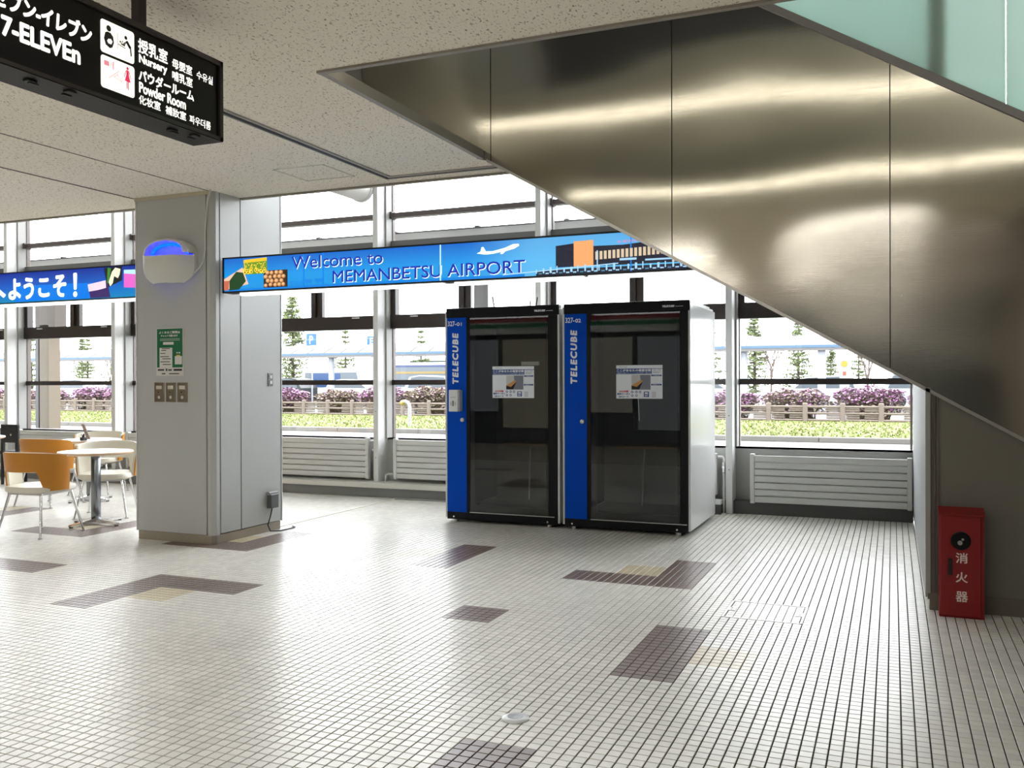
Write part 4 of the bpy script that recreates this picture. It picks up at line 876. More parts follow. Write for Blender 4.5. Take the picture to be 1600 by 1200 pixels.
def make_chair():
    t = thing('cafe_chair', 'x', 'chair', group='plywood backed café chairs')
    seat = MB(); prof = [(0.235,0.385),(0.252,0.395),(0.256,0.42),(0.246,0.44),(0.20,0.447),(0.0,0.449)]; n = 36; vs = []
    for r, zz in prof:
        for k in range(n):
            a = 2*PI*k/n; c, s2 = math.cos(a), math.sin(a); q = 3.2
            vs.append((r*math.copysign(abs(c)**(2/q), c), 0.02+r*0.98*math.copysign(abs(s2)**(2/q), s2), zz))
    seat.add(vs, [(i*n+k, i*n+(k+1) % n, (i+1)*n+(k+1) % n, (i+1)*n+k) for i in range(len(prof)-1) for k in range(n)]+[tuple(range(n-1,-1,-1))])
    obj('seat', seat, M_CREAM, t, smooth=True, local=True)
    bk = obj('backrest', shell(0.262, 0.012), M_PLY, t, smooth=True, local=True, label='honey plywood shell')
    obj('back_cushion', shell(0.246, 0.0155, 0.004), M_CREAM, t, smooth=True, local=True, label='cream padded inside')
    obj('under_frame', MB().box(-0.19, 0.19, -0.165, -0.14, 0.365, 0.387).box(-0.19, 0.19, 0.17, 0.195, 0.365, 0.387).box(-0.19, -0.165, -0.16, 0.19, 0.365, 0.387).box(0.165, 0.19, -0.16, 0.19, 0.365, 0.387), M_STEEL, t, local=True)
    for sx, sy in ((-1,-1), (1,-1), (-1,1), (1,1)):
        l_ = obj('leg', MB().cyl((sx*0.245, 0.015+sy*0.245, 0.008), (sx*0.178, 0.015+sy*0.165, 0.38), 0.0095, 10, r2=0.0125), M_CHROME, t, smooth=True, local=True)
        obj('foot_glide', MB().cyl((sx*0.245, 0.015+sy*0.245, 0), (sx*0.245, 0.015+sy*0.245, 0.010), 0.018, 12), M_STEEL, l_, local=True)
    for l_ in t.children:
        for g_ in l_.children: g_.location = g_.location-l_.location
    return t
chair0 = make_chair(); first = True
for (x, y, rz, lb) in ((-7.07, 5.90, 4, 'plywood café chair with its back shell turned outward, at the table nearest the pillar'),
                       (-8.64, 7.33, 6, 'plywood café chair tucked at the far table, back shell turned outward'),
                       (-7.40, 6.98, -147.6, 'café chair showing its cream padded inside behind the table nearest the pillar'),
                       (-8.98, 8.34, -160, 'café chair showing its cream padded inside between far table and window'),
                       (-7.55, 8.0, 120, 'café chair mostly hidden behind the pillar beside the far table')):
    o = chair0 if first else copy_tree(chair0); first = False
    o.location = (x, y, 0); o.rotation_euler.z = R(rz); o['label'] = lb
def make_table():
    t = thing('cafe_table', 'x', 'table', group='round café tables')
    obj('table_top', MB().lathe([(0.318, 0.672), (0.332, 0.680), (0.335, 0.690), (0.333, 0.699), (0.0, 0.700)], (0,0,0), 56), [M_TOP], t, smooth=True, local=True)
    obj('top_edge', MB().lathe([(0.320, 0.674), (0.3365, 0.681), (0.3375, 0.690), (0.334, 0.695), (0.320, 0.695)], (0,0,0), 56), mat('table_edge', S(206, 170, 136), 0.4), t, smooth=True, local=True)
    obj('pedestal', MB().cbox(-0.034, 0.034, -0.034, 0.034, 0.03, 0.672, 0.012), mat('dark_chrome', (0.22, 0.23, 0.24), 0.18, metal=1), t, smooth=True, local=True)
    for k in range(4):
        a = R(k*90+45-48+90); d = Vector((math.cos(a), math.sin(a), 0)); s_ = Vector((-d.y, d.x, 0))
        vs = []
        for q, hw, z0_, z1_ in ((0.02, 0.030, 0.018, 0.062), (0.15, 0.024, 0.014, 0.042), (0.29, 0.019, 0.010, 0.026)):
            for sgn, zz in ((-1, z0_), (1, z0_), (1, z1_), (-1, z1_)): vs.append((d*q+s_*hw*sgn+Vector((0,0,zz)))[:])
        ar = obj('base_arm', MB().add(vs, [(i*4+q, i*4+(q+1) % 4, (i+1)*4+(q+1) % 4, (i+1)*4+q) for i in range(2) for q in range(4)]+[(3,2,1,0), (8,9,10,11)]), M_CHROME, t, local=True)
        e_ = d*0.275; obj('foot_pad', MB().cyl((e_.x, e_.y, 0), (e_.x, e_.y, 0.011), 0.017, 10), M_BLACKM, t, local=True)
    return t
tab0 = make_table(); tab0.location = (-7.05, 6.51, 0); tab0['label'] = 'round pale café table with chrome cross base, nearest the pillar'
t2 = copy_tree(tab0); t2.location = (-8.53, 7.80, 0); t2['label'] = 'round pale café table carrying a menu stand'
t3 = copy_tree(tab0); t3.location = (-10.35, 7.72, 0); t3['label'] = 'round pale café table beside the black chair'
ms = thing('menu_stand', 'leaning brown menu board in a dark holder on the far table', 'menu stand', (-8.43, 7.72, 0.70))
vs = MB(); vs.prism([(-8.475, 0.885), (-8.43, 0.885), (-8.335, 0.715), (-8.385, 0.715)], 'y', 7.62, 7.632); obj('board', vs, mat('menu_taupe', S(148, 132, 122), 0.5), ms)
obj('holder', MB().cbox(-8.475, -8.42, 7.60, 7.66, 0.70, 0.735, 0.005).cyl((-8.45, 7.63, 0.735), (-8.45, 7.63, 0.775), 0.014, 10), M_BLACKM, ms)
obj('holder_knob', MB().cyl((-8.45, 7.615, 0.768), (-8.45, 7.60, 0.768), 0.010, 10), M_CHROME, ms)
bc = thing('black_chair', 'black high backed chair standing by the far café window', 'chair', (-10.81, 8.75, 0))
def bar(x0, x1, z0, z1): return MB().cbox(x0, x1, 8.55, 8.585, z0, z1, 0.006)
obj('backrest', MB().cbox(-10.96, -10.64, 8.55, 8.585, 0.56, 0.80, 0.008).cbox(-10.96, -10.91, 8.55, 8.585, 0.40, 0.57, 0.006).cbox(-10.69, -10.64, 8.55, 8.585, 0.40, 0.57, 0.006), M_BLACKM, bc)
obj('seat', MB().cbox(-10.98, -10.62, 8.55, 8.95, 0.40, 0.45, 0.012), M_BLACKM, bc)
for sx in (-10.95, -10.65):
    for sy in (8.57, 8.92): obj('leg', MB().box(sx-0.015, sx+0.015, sy-0.015, sy+0.015, 0, 0.40), M_BLACKM, bc)
obj('badge', MB().cyl((-10.76, 8.55, 0.665), (-10.76, 8.544, 0.665), 0.014, 12), M_CHROME, bc)
tb_ = thing('storage_box', 'low black storage box on the floor behind the café chairs', 'box', (-8.30, 8.85, 0))
obj('box_body', MB().cbox(-8.52, -8.10, 8.70, 9.00, 0.0, 0.30, 0.01), M_BLACKM, tb_)
obj('box_lid', MB().cbox(-8.53, -8.09, 8.69, 9.01, 0.30, 0.34, 0.008), M_BLACK, tb_)

# ================================================================== ADDED HALL FILL LAMPS, VOID LAMPS AND SHOP FRONT BEHIND THE CAMERA
k = 0
for lx in (-8.2, -5.2, -2.6, -0.4):  # unseen fill strips, spaced to brighten floor and ceiling
    for ly in (-1.5, 1.1):
        t = thing('ceiling_fill_light', 'white strip light added for fill in the unseen hall ceiling', 'light', (lx, ly, CZ), group='added ceiling fill lights')
        obj('trough', MB().box(lx-0.66, lx+0.66, ly-0.11, ly-0.09, CZ-0.02, CZ).box(lx-0.66, lx+0.66, ly+0.09, ly+0.11, CZ-0.02, CZ).box(lx-0.66, lx-0.62, ly-0.09, ly+0.09, CZ-0.02, CZ).box(lx+0.62, lx+0.66, ly-0.09, ly+0.09, CZ-0.02, CZ), M_WHITE, t)
        obj('diffuser', MB().box(lx-0.62, lx+0.62, ly-0.09, ly+0.09, CZ-0.012, CZ-0.002), M_LAMP, t)
for lz in (3.70, 3.03):
    for lx in (-2.98, -1.64, -0.30, 1.04):
        t = thing('linear_lamp', 'slim linear lamp on the fascia of the escalator void', 'light', (lx, 3.97, lz), group='linear lamps in the escalator void')
        obj('lamp_case', MB().box(lx-0.66, lx+0.66, 3.95, 3.985, lz-0.02, lz+0.02), M_WHITE, t)
        obj('lamp_tube', MB().cyl((lx-0.66, 4.0, lz), (lx+0.66, 4.0, lz), 0.016, 12), M_VOIDLAMP, t, smooth=True)
sf = thing('shop_front', 'shop front with striped lit fascia across the hall', 'shop front', (-3.0, -2.4, 0))
obj('fascia', MB().box(-11, 1.4, -2.5, -2.3, 2.36, 2.94), mat('fascia_white', S(210, 212, 210), 0.4), sf)
obj('fascia_stripe', MB().box(-11, 1.4, -2.305, -2.295, 2.62, 2.72), emis('stripe_red', S(206, 70, 74), 0.2), sf)
obj('fascia_stripe', MB().box(-11, 1.4, -2.305, -2.295, 2.50, 2.58), emis('stripe_green', S(60, 130, 90), 0.35), sf)
obj('fascia_stripe', MB().box(-11, 1.4, -2.305, -2.295, 2.80, 2.90), emis('stripe_white', S(240, 240, 235), 0.5), sf)
obj('shop_wall', MB().box(-11, 1.4, -2.5, -2.4, 0, 2.36), mat('shop_dark', S(70, 74, 76), 0.5, var=0.3, vscale=1.2), sf)
for k in range(6):
    obj('fill_panel', MB().box(-10.8+k*1.5, -9.42+k*1.5, -2.41, -2.38, 0.35+0.35*(k % 2), 2.25), emis('shop_fill_panel_%d' % (k % 3), [S(238, 232, 216), S(206, 214, 220), S(232, 222, 196)][k % 3], SHOP), sf)  # glow added behind the camera to light ceiling, pillar and booth fronts

# ================================================================== OUTSIDE
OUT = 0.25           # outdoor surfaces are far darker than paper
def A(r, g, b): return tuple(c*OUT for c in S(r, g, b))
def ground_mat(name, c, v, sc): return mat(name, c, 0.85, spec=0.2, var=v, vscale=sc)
gz = -0.02
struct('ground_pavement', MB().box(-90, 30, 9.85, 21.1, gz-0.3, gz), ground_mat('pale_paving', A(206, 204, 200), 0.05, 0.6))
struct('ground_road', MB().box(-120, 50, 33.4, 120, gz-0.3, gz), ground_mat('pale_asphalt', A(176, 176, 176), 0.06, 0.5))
kb = thing('kerb', 'long pale concrete kerb along the edge of the lawn', 'kerb', (-30, 21.3, gz))
for k in range(40):
    obj('kerb_stone', MB().cbox(-84+k*2.5, -84+k*2.5+2.49, 21.1, 21.35, gz, gz+0.12, 0.02), ground_mat('kerb_concrete', A(186, 182, 176), 0.08, 3), kb)
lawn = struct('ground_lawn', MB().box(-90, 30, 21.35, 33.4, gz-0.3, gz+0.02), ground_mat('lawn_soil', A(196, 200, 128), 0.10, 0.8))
rng = random.Random(3)
gm = MB()
for _ in range(24000):
    x = rng.uniform(-46, 4); y = 21.5+9.6*rng.random()**1.2; h = rng.uniform(0.03, 0.08); a = rng.uniform(0, PI); w = 0.035
    dx, dy = math.cos(a)*w, math.sin(a)*w; lx, ly = rng.uniform(-0.05, 0.05), rng.uniform(-0.05, 0.05)
    gm.add([(x-dx, y-dy, gz+0.015), (x+dx, y+dy, gz+0.015), (x+lx, y+ly, gz+0.02+h)], [(0,1,2)], 0 if rng.random() < 0.75 else 1)
g_ = obj('grass', gm, [mat('grass_green', A(186, 208, 104), 0.8), mat('grass_straw', A(214, 210, 150), 0.8)], fixn=False)
g_['kind'] = 'stuff'; g_['label'] = 'bright short spring grass on the lawn outside'; g_['category'] = 'grass'
# log fence
fe = thing('log_fence', 'low brown log fence along the lawn in front of the azaleas', 'fence', (-20, 31.5, gz))
M_LOG = mat('weathered_log', A(184, 166, 152), 0.8, var=0.10, vscale=3)
pm = bpy.data.meshes.new('post'); tmp = MB().cyl((0,0,0), (0,0,0.60), 0.085, 10).cyl((0,0,0.60), (0,0,0.63), 0.085, 10, r2=0.06); pm.from_pydata(tmp.v, [], tmp.f); pm.materials.append(M_LOG)
lm_ = bpy.data.meshes.new('log'); tmp = MB().cyl((-0.21,0,0), (0.21,0,0), 0.028, 7); lm_.from_pydata(tmp.v, [], tmp.f); lm_.materials.append(M_LOG)
rm_ = bpy.data.meshes.new('rail'); tmp = MB().cyl((-0.585,0,0), (0.585,0,0), 0.036, 8); rm_.from_pydata(tmp.v, [], tmp.f); rm_.materials.append(M_LOG)
for k in range(42):
    x = 2.0-k*1.168
    o = bpy.data.objects.new('post', pm); COL.objects.link(o); o.parent = fe; o.location = (x+20, 0, 0)
    for zz in (0.50, 0.285, 0.06):
        o = bpy.data.objects.new('rail', rm_); COL.objects.link(o); o.parent = fe; o.location = (x+20-0.584, 0.0, zz)
    for q, zz in ((0, 0.43), (0, 0.37), (0, 0.21), (0, 0.14)):
        for dx in ((-0.29, ) if k % 2 else (-0.86, -0.29)):
            o = bpy.data.objects.new('short_log', lm_); COL.objects.link(o); o.parent = fe; o.location = (x+20+dx, 0.03, zz)
# azalea bushes: twigs and blossoms
M_TWIG = mat('azalea_twig', A(160, 138, 112), 0.85); M_BUD = mat('azalea_bud', A(222, 200, 172), 0.85)
M_PINK = mat('azalea_pink', A(242, 156, 230), 0.7); M_PINK2 = mat('azalea_pale', A(250, 208, 226), 0.7)
def bush(seed, pink):
    r_ = random.Random(seed); tw = MB(); bl = MB()
    L_, D_, H_ = 1.14, 0.68, 1.14
    for _ in range(300):
        bx, by = r_.uniform(-0.75, 0.75)*L_*0.8, r_.uniform(-0.4, 0.4)
        u = r_.uniform(-1, 1); w = r_.uniform(-1, 1)
        while u*u+w*w > 1: u = r_.uniform(-1, 1); w = r_.uniform(-1, 1)
        top = (u*L_, w*D_, H_*(1-0.20*abs(u)**3-0.35*abs(w)**2.5)*r_.uniform(0.75, 1.0))
        mid = (bx*0.4+top[0]*0.6+r_.uniform(-0.1, 0.1), by*0.4+top[1]*0.6, top[2]*0.55)
        for p, q, ra in (((bx, by, 0.0), mid, 0.014), (mid, top, 0.010)):
            p = Vector(p); q = Vector(q); d = (q-p); s_ = d.orthogonal().normalized()*ra; s2 = d.normalized().cross(s_)
            tw.add([(p+s_)[:], (p-s_*0.5+s2*0.87)[:], (p-s_*0.5-s2*0.87)[:], (q+s_*0.6)[:], (q-s_*0.3+s2*0.5)[:], (q-s_*0.3-s2*0.5)[:]], [(0,1,4,3), (1,2,5,4), (2,0,3,5)], 0)
    for _ in range(3600):
        u = r_.uniform(-1, 1); w = r_.uniform(-1, 1)
        if abs(u)**4+w*w > 1: continue
        hh = H_*(1-0.20*abs(u)**3-0.35*abs(w)**2.5)*(0.97+0.05*math.sin(7*u+seed))
        zz = hh*(1-0.75*r_.random()**1.6); x, y = u*L_, w*D_
        s = r_.uniform(0.03, 0.065); a = r_.uniform(0, 2*PI); tl = r_.uniform(-0.8, 0.8)
        e1 = Vector((math.cos(a), math.sin(a), 0))*s; e2 = Vector((-math.sin(a)*math.cos(tl), math.cos(a)*math.cos(tl), math.sin(tl)))*s
        c = Vector((x, y, zz)); hi = zz/hh
        pk = r_.random() < pink*(0.25+0.9*hi**2)
        mi = (1 if r_.random() < 0.5 else 2) if pk else 0
        bl.add([(c+e1)[:], (c+e2)[:], (c-e1)[:], (c-e2)[:]], [(0,1,2,3)], mi)
    return tw, bl
protos = []
for q, pink in enumerate((0.95, 0.12, 0.55, 0.8)):
    tw, bl = bush(40+q, pink)
    lbs = ('azalea bush full of magenta pink blossom behind the log fence', 'bare tan azalea bush with few blossoms behind the log fence', 'half flowering brown and pink azalea bush behind the log fence', 'azalea bush with a pink crown over brown twigs behind the log fence')
    t = thing('azalea_bush', lbs[q], 'bush', group='azalea bushes behind the log fence')
    a = obj('twigs', tw, M_TWIG, t, local=True, fixn=False); a['kind'] = 'stuff'
    b = obj('blossoms', bl, [M_BUD, M_PINK, M_PINK2], t, local=True, fixn=False); b['kind'] = 'stuff'
    protos.append(t)
order = [3, 0, 2, 0, 1, 2, 3, 2, 1, 3, 1, 0, 1, 2, 0, 3, 0, 2, 1, 0]
usedp = set()
for k, q in enumerate(order):
    o = protos[q] if q not in usedp else copy_tree(protos[q]); usedp.add(q)
    o.location = (1.6-k*2.35, 32.9+0.25*math.sin(k*2.1), gz); o.rotation_euler.z = (k % 2)*PI+0.15*math.sin(k); o.scale = (1, 1, 0.98+0.07*math.sin(k*1.7))
# covered walkway
cw = thing('covered_walkway', 'long white covered walkway with a pale arched roof beyond the hedge', 'walkway', (-24, 43.5, gz))
M_POST = mat('walkway_post', S(138, 142, 150), 0.5); M_ROOF = mat('walkway_roof_panel', A(128, 131, 136), 0.5); M_EDGE = mat('walkway_edge_blue', A(112, 160, 200), 0.5)
for x in [-6.27-7.43*k for k in range(-1, 7)]:
    obj('post', MB().cyl((x, 42.5, gz), (x, 42.5, 2.75), 0.16, 12), M_POST, cw, smooth=True)
    obj('bracket_arm', MB().prism([(42.1, 2.70), (42.5, 2.55), (45.2, 3.25), (45.2, 3.33), (42.1, 2.80)], 'x', x-0.08, x+0.08), M_POST, cw)
obj('post', MB().box(-3.05, -2.72, 42.2, 42.5, gz, 2.75), M_POST, cw)
rp_ = bpy.data.meshes.new('roof_panel'); tmp = MB(); pr_ = [(0, 2.86), (0.7, 3.15), (1.5, 3.34), (2.4, 3.42), (3.3, 3.38)]
poly = pr_+[(y, z-0.04) for y, z in reversed(pr_)]; tmp.prism(poly, 'x', 0.03, 1.05); rp_.from_pydata(tmp.v, [], tmp.f); rp_.materials.append(M_ROOF)
rb_ = bpy.data.meshes.new('roof_rib'); tmp = MB(); tmp.prism([(y, z+0.05) for y, z in pr_]+[(y, z-0.05) for y, z in reversed(pr_)], 'x', -0.03, 0.03); rb_.from_pydata(tmp.v, [], tmp.f); rb_.materials.append(mat('roof_rib_white', A(236, 238, 240), 0.5))
for k in range(62):
    for me_ in (rp_, rb_):
        o = bpy.data.objects.new(me_.name, me_); COL.objects.link(o); o.parent = cw; o.location = (-58+k*1.08+24, 42-43.5, -gz)
obj('roof_edge', MB().box(-58, 9, 41.95, 42.08, 2.78, 2.90), M_EDGE, cw)
obj('roof_gutter', MB().box(-58, 9, 41.97, 42.12, 2.66, 2.78), mat('gutter_grey', A(166, 160, 158), 0.5), cw)
sp_ = thing('post_notice', 'white banner with a yellow sun on a slim walkway post', 'banner', (-1.92, 42.0, gz))
obj('banner', MB().box(-2.13, -1.72, 41.93, 41.97, 0.3, 2.6), mat('banner_white', A(226, 228, 232), 0.6), sp_)
obj('sun_print', MB().poly2((0, 41.925, 0), XA, ZA, [(-1.93+0.14*math.cos(2*PI*k/16), 2.05+0.14*math.sin(2*PI*k/16)) for k in range(16)]), mat('print_sun', A(226, 208, 60), 0.6), sp_)
obj('red_print', MB().quad((0, 41.925, 0), XA, ZA, -1.99, -1.86, 1.55, 1.72), mat('print_orange', A(220, 120, 80), 0.6), sp_)
# bent white pipe stand with a yellow end
bo = thing('bent_pipe_stand', 'white bent pipe stand with a yellow end on the lawn', 'bollard', (-13.07, 23.45, gz))
obj('pipe', MB().tube([(-13.06, 23.45, gz), (-13.06, 23.45, 0.58), (-13.08, 23.45, 0.68), (-13.14, 23.45, 0.745), (-13.21, 23.45, 0.755), (-13.27, 23.45, 0.74)], 0.055, 12), mat('pipe_white', A(232, 232, 230), 0.4), bo, smooth=True)
obj('pipe_end', MB().cyl((-13.24, 23.45, 0.75), (-13.33, 23.45, 0.70), 0.075, 12), mat('pipe_yellow', A(232, 206, 30), 0.4), bo, smooth=True)
# conifers
M_NEEDLE = [mat('spruce_green', A(176, 196, 116), 0.85), mat('spruce_grey', A(196, 206, 166), 0.85)]
M_BARK = mat('bark', A(128, 112, 98), 0.9)
def conifer(seed, H, gap):
    r_ = random.Random(seed); tr = MB().cyl((0,0,0), (0,0,H), 0.13, 8, r2=0.02); fo = MB()
    z = 0.7
    while z < H-0.1:
        rad = (H-z)*0.29*(0.85+0.3*r_.random())+0.12
        for k in range(11):
            a = r_.uniform(0, 2*PI); d = Vector((math.cos(a), math.sin(a), 0)); ln = rad*r_.uniform(0.6, 1.08)
            p0 = Vector((0,0,z)); tip = p0+d*ln+Vector((0,0,ln*r_.uniform(-0.05, 0.3)))
            for q in range(6):
                c = p0.lerp(tip, 0.18+q*0.16)
                for _ in range(2):
                    e1 = Vector((r_.uniform(-1,1), r_.uniform(-1,1), r_.uniform(-0.55,0.55))).normalized()*r_.uniform(0.13, 0.24)
                    e2 = Vector((r_.uniform(-1,1), r_.uniform(-1,1), r_.uniform(-0.8,0.8))).normalized()*r_.uniform(0.07, 0.13)
                    fo.add([(c-e1*0.4)[:], (c+e2)[:], (c+e1+d*0.05)[:]], [(0,1,2)], 0 if r_.random() < 0.6 else 1)
        z += gap*r_.uniform(0.7, 1.2)
    return tr, fo
cp = []
for q, (H, gap, lb) in enumerate(((5.3, 0.20, 'x'), (5.0, 0.34, 'x'))):
    tr, fo = conifer(11+q, H, gap); t = thing('spruce_tree', 'x', 'tree', group='spruce trees behind the walkway')
    obj('trunk', tr, M_BARK, t, local=True, smooth=True); a = obj('needles', fo, M_NEEDLE, t, local=True, fixn=False); a['kind'] = 'stuff'
    cp.append(t)
seen = set()
for k, (x, y, q, s) in enumerate(((-7.5, 55, 0, 1.0), (-5.35, 58.5, 0, 0.98), (-9.45, 52, 1, 0.9), (-3.1, 52.5, 0, 0.64), (-1.8, 56, 1, 0.7), (-40.3, 55, 0, 1.45), (-35.8, 55, 1, 1.0), (-30.0, 55.5, 1, 0.98),
                                  (-64.8, 55, 0, 1.0), (-66.0, 59.5, 0, 1.0), (-60.4, 55, 1, 0.98), (-55.4, 54, 1, 1.4), (-68, 56, 1, 1.2), (-25.5, 57, 0, 0.9), (-13.5, 57, 0, 0.9), (0.9, 56, 1, 0.5))):
    o = cp[q] if q not in seen else copy_tree(cp[q]); seen.add(q)
    o.location = (x, y, gz); o.scale = (s, s, s); o.rotation_euler.z = k*1.3
    o['label'] = 'green spruce tree standing behind the covered walkway' if q == 0 else 'sparse grey green spruce tree behind the covered walkway'
# parked vehicles
M_CARGLASS = mat('car_glass', A(156, 170, 182), 0.3); M_TYRE = mat('tyre', A(50, 50, 52), 0.7)
def car(name, label, cat, x, y, rz, paint, L_=4.2, H_=1.55, box=False):
    t = thing(name, label, cat, (x, y, gz), R(rz), 'parked cars')
    h = L_/2
    if not box:
        body = [(-h,0.30),(h,0.30),(h,0.62),(h-0.15,0.80),(h-1.05,0.92),(h-1.75,H_-0.08),(-h+1.0,H_),(-h+0.35,H_-0.10),(-h,0.95)]
        win = [(h-1.22,0.95),(h-1.82,H_-0.14),(-h+1.0,H_-0.07),(-h+0.48,H_-0.16),(-h+0.25,0.97)]
    else:
        body = [(-h,0.35),(h,0.35),(h,1.0),(h-0.25,H_-0.15),(h-0.5,H_),(-h,H_)]
        win = [(h-0.12,1.0),(h-0.35,H_-0.28),(-h+0.2,H_-0.28),(-h+0.2,1.0)]
    obj('body', MB().prism(body, 'y', -0.84, 0.84), paint, t, local=True)
    obj('side_window', MB().prism(win, 'y', -0.855, 0.855), M_CARGLASS, t, local=True)
    for sx in (-h+0.75, h-0.75):
        for sy in (-0.80, 0.80): obj('wheel', MB().cyl((sx, sy-0.1, 0.32), (sx, sy+0.1, 0.32), 0.32, 14), M_TYRE, t, local=True)
    return t
M_CW = mat('car_white', S(196, 198, 200), 0.3); M_CS = mat('car_silver', S(160, 164, 170), 0.3); M_CD = mat('car_dark', A(66, 70, 76), 0.3); M_CB = mat('car_blue', A(120, 140, 190), 0.3)
cars = [(-9.2, 49.4, 8, M_CW, 'white'), (-3.6, 49.4, 175, M_CW, 'white'), (1.6, 49.4, 3, M_CS, 'silver'), (-14.5, 49.4, 2, M_CS, 'silver'), (-20.0, 49.4, 178, M_CW, 'white'), (-25.2, 49.4, 5, M_CS, 'silver'), (-31.0, 49.4, 0, M_CW, 'white'),
        (-37.0, 49.4, 176, M_CD, 'dark'), (-43.0, 49.4, 0, M_CW, 'white'), (-49.5, 49.4, 4, M_CS, 'silver'), (-55.5, 49.4, 178, M_CW, 'white')]
for k, (x, y, rz, pm_, cn) in enumerate(cars):
    car('parked_car', '%s car parked beyond the covered walkway' % cn if y > 40 else 'dark car parked just behind the azalea hedge', 'car', x, y, rz, pm_, 4.2+0.2*(k % 2), 1.50+0.12*(k % 3))
tk = car('box_truck', 'white van with a blue side panel behind the walkway', 'van', -34.4, 52.0, 0, M_CW, 4.6, 2.25, True); obj('blue_side', MB().box(-1.6, 0.7, -0.87, -0.86, 1.0, 1.9), mat('truck_blue', A(70, 120, 190), 0.5), tk, local=True)
bs_ = car('tour_bus', 'white bus with blue and yellow stripes behind the walkway', 'bus', -26.5, 53.0, 0, M_CW, 9.0, 2.6, True)
obj('stripe', MB().box(-4.3, 4.2, -0.87, -0.86, 2.30, 2.42), mat('bus_blue', A(90, 110, 180), 0.5), bs_, local=True); obj('stripe', MB().box(-4.3, 4.2, -0.87, -0.86, 1.85, 2.0), mat('bus_yellow', A(220, 190, 110), 0.5), bs_, local=True)
# road signs, light masts, low green building, people-free background
def road_sign(x, y, zc, w, h, txt, lb):
    t = thing('road_sign', lb, 'sign', (x, y, gz))
    obj('mast', MB().cyl((x, y, gz), (x, y, zc+h/2), 0.05, 8), M_POST, t)
    obj('board', MB().box(x-w/2, x+w/2, y-0.08, y-0.05, zc-h/2, zc+h/2), mat('sign_board_blue', A(30, 140, 220), 0.5), t)
    m_ = MB(); text(m_, txt, (0, y-0.085, 0), XA, ZA, x-w*0.2, x+w*0.2, zc-h*0.3, zc+h*0.35, 0.02); obj('symbol', m_, mat('sign_symbol_white', A(236, 240, 244), 0.5), t)
road_sign(-33.7, 48.0, 3.95, 0.75, 0.82, 'P', 'blue parking sign on a mast over the walkway roof')
road_sign(-29.3, 48.0, 3.80, 0.70, 0.62, 'E', 'smaller blue sign beside the window fin above the walkway')
road_sign(-36.6, 46.5, 2.30, 0.45, 0.40, '1', 'small blue numbered sign under the walkway roof')
for k, (x, y, h_) in enumerate(((-40.2, 60, 6.2), (-38.3, 60, 5.3), (-34.0, 60, 4.7), (-12.5, 60, 5.0))):
    t = thing('light_mast', 'slim pale street light with a bent arm far behind', 'street light', (x, y, gz), group='street lights at the back of the car park')
    obj('mast', MB().tube([(x, y, gz), (x, y, h_-0.3), (x+0.2, y, h_-0.1), (x+0.9, y, h_)], 0.05, 8), M_POST, t, smooth=True); obj('lamp_head', MB().cbox(x+0.8, x+1.4, y-0.12, y+0.12, h_-0.06, h_+0.04, 0.02), M_POST, t)
gb = thing('green_hangar', 'long low building with a green wall far behind the walkway', 'building', (-25.5, 64, gz))
obj('wall', MB().box(-34.5, -22.0, 62, 70, gz, 2.9), mat('hangar_green', A(90, 170, 136), 0.7), gb); obj('roof', MB().prism([(61.7, 2.9), (66, 3.3), (70.3, 2.9)], 'x', -34.7, -21.8), mat('hangar_roof', A(214, 216, 216), 0.6), gb)
for k in range(4): obj('window', MB().box(-33.5+k*3.0, -32.3+k*3.0, 61.97, 62.0, 0.9, 2.0), mat('hangar_window', A(150, 150, 146), 0.4), gb)
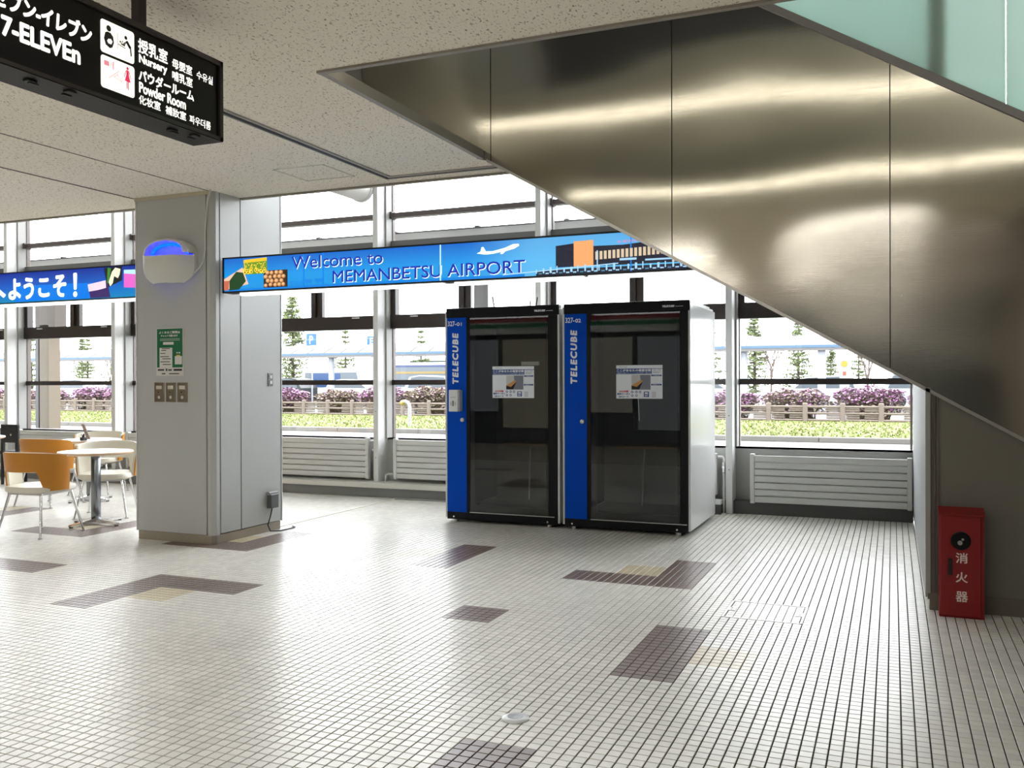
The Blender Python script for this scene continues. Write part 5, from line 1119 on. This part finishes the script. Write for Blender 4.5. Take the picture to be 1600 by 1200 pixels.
# bare deciduous trees
def bare(seed):
    r_ = random.Random(seed); m_ = MB()
    def grow(p, d, ln, ra, lv):
        q = p+d*ln; m_.cyl(p[:], q[:], ra, 5, r2=ra*0.6, caps=False)
        if lv == 0: return
        for _ in range(3):
            nd = (d+Vector((r_.uniform(-0.7, 0.7), r_.uniform(-0.7, 0.7), r_.uniform(-0.05, 0.5)))).normalized(); grow(p+d*ln*r_.uniform(0.6, 1.0), nd, ln*0.66, ra*0.6, lv-1)
    grow(Vector((0,0,0)), Vector((0,0,1)), 1.5, 0.09, 5); return m_
bt = thing('bare_tree', 'leafless brown tree behind the covered walkway', 'tree', (-6.3, 53, gz), group='leafless trees in the car park'); obj('branches', bare(5), mat('bare_branch', A(166, 146, 134), 0.9), bt, local=True)
for x, y in ((-1.2, 51), (-32.2, 54), (-58.0, 55), (-38, 57)):
    o = copy_tree(bt); o.location = (x, y, gz); o.rotation_euler.z = x
# eave outside the upper windows, wing of the building with its beige pillar
ev = thing('eave_gutter', 'white eave gutter on a grey post outside the windows', 'eave', (-6, 10.55, gz))
obj('gutter', MB().box(-15, 2, 10.45, 10.65, 3.200, 3.290), mat('gutter_white', S(222, 224, 224), 0.5), ev)
obj('gutter_cap', MB().box(-15, 2, 10.44, 10.66, 3.290, 3.306), mat('gutter_dark', A(110, 110, 112), 0.5), ev)
for k in range(14): obj('clip', MB().box(-14.5+k*1.2, -14.44+k*1.2, 10.50, 10.56, 3.306, 3.336), mat('gutter_dark', A(110, 110, 112), 0.5), ev)
obj('support_post', MB().box(-4.893, -4.698, 10.46, 10.64, gz, 3.20), mat('eave_post_grey', S(150, 148, 150), 0.5), ev)
obj('arm', MB().box(-15, -14.9, 9.82, 10.45, 3.20, 3.28).box(1.9, 2.0, 9.82, 10.45, 3.20, 3.28), M_FIN, ev)
ep = thing('porch', 'beige porch pillar and wall box outside the café window', 'porch', (-14.3, 12.2, gz))
obj('pillar', MB().box(-14.36, -14.13, 12.0, 12.25, gz, 2.4), mat('porch_beige', A(190, 172, 146), 0.7), ep)
obj('dark_jamb', MB().box(-14.47, -14.39, 12.0, 12.25, gz, 2.3), mat('porch_jamb', A(92, 96, 98), 0.5), ep)
obj('wall_box', MB().box(-14.47, -13.97, 12.0, 12.25, 2.33, 3.1), mat('porch_wall', A(136, 124, 114), 0.7), ep)
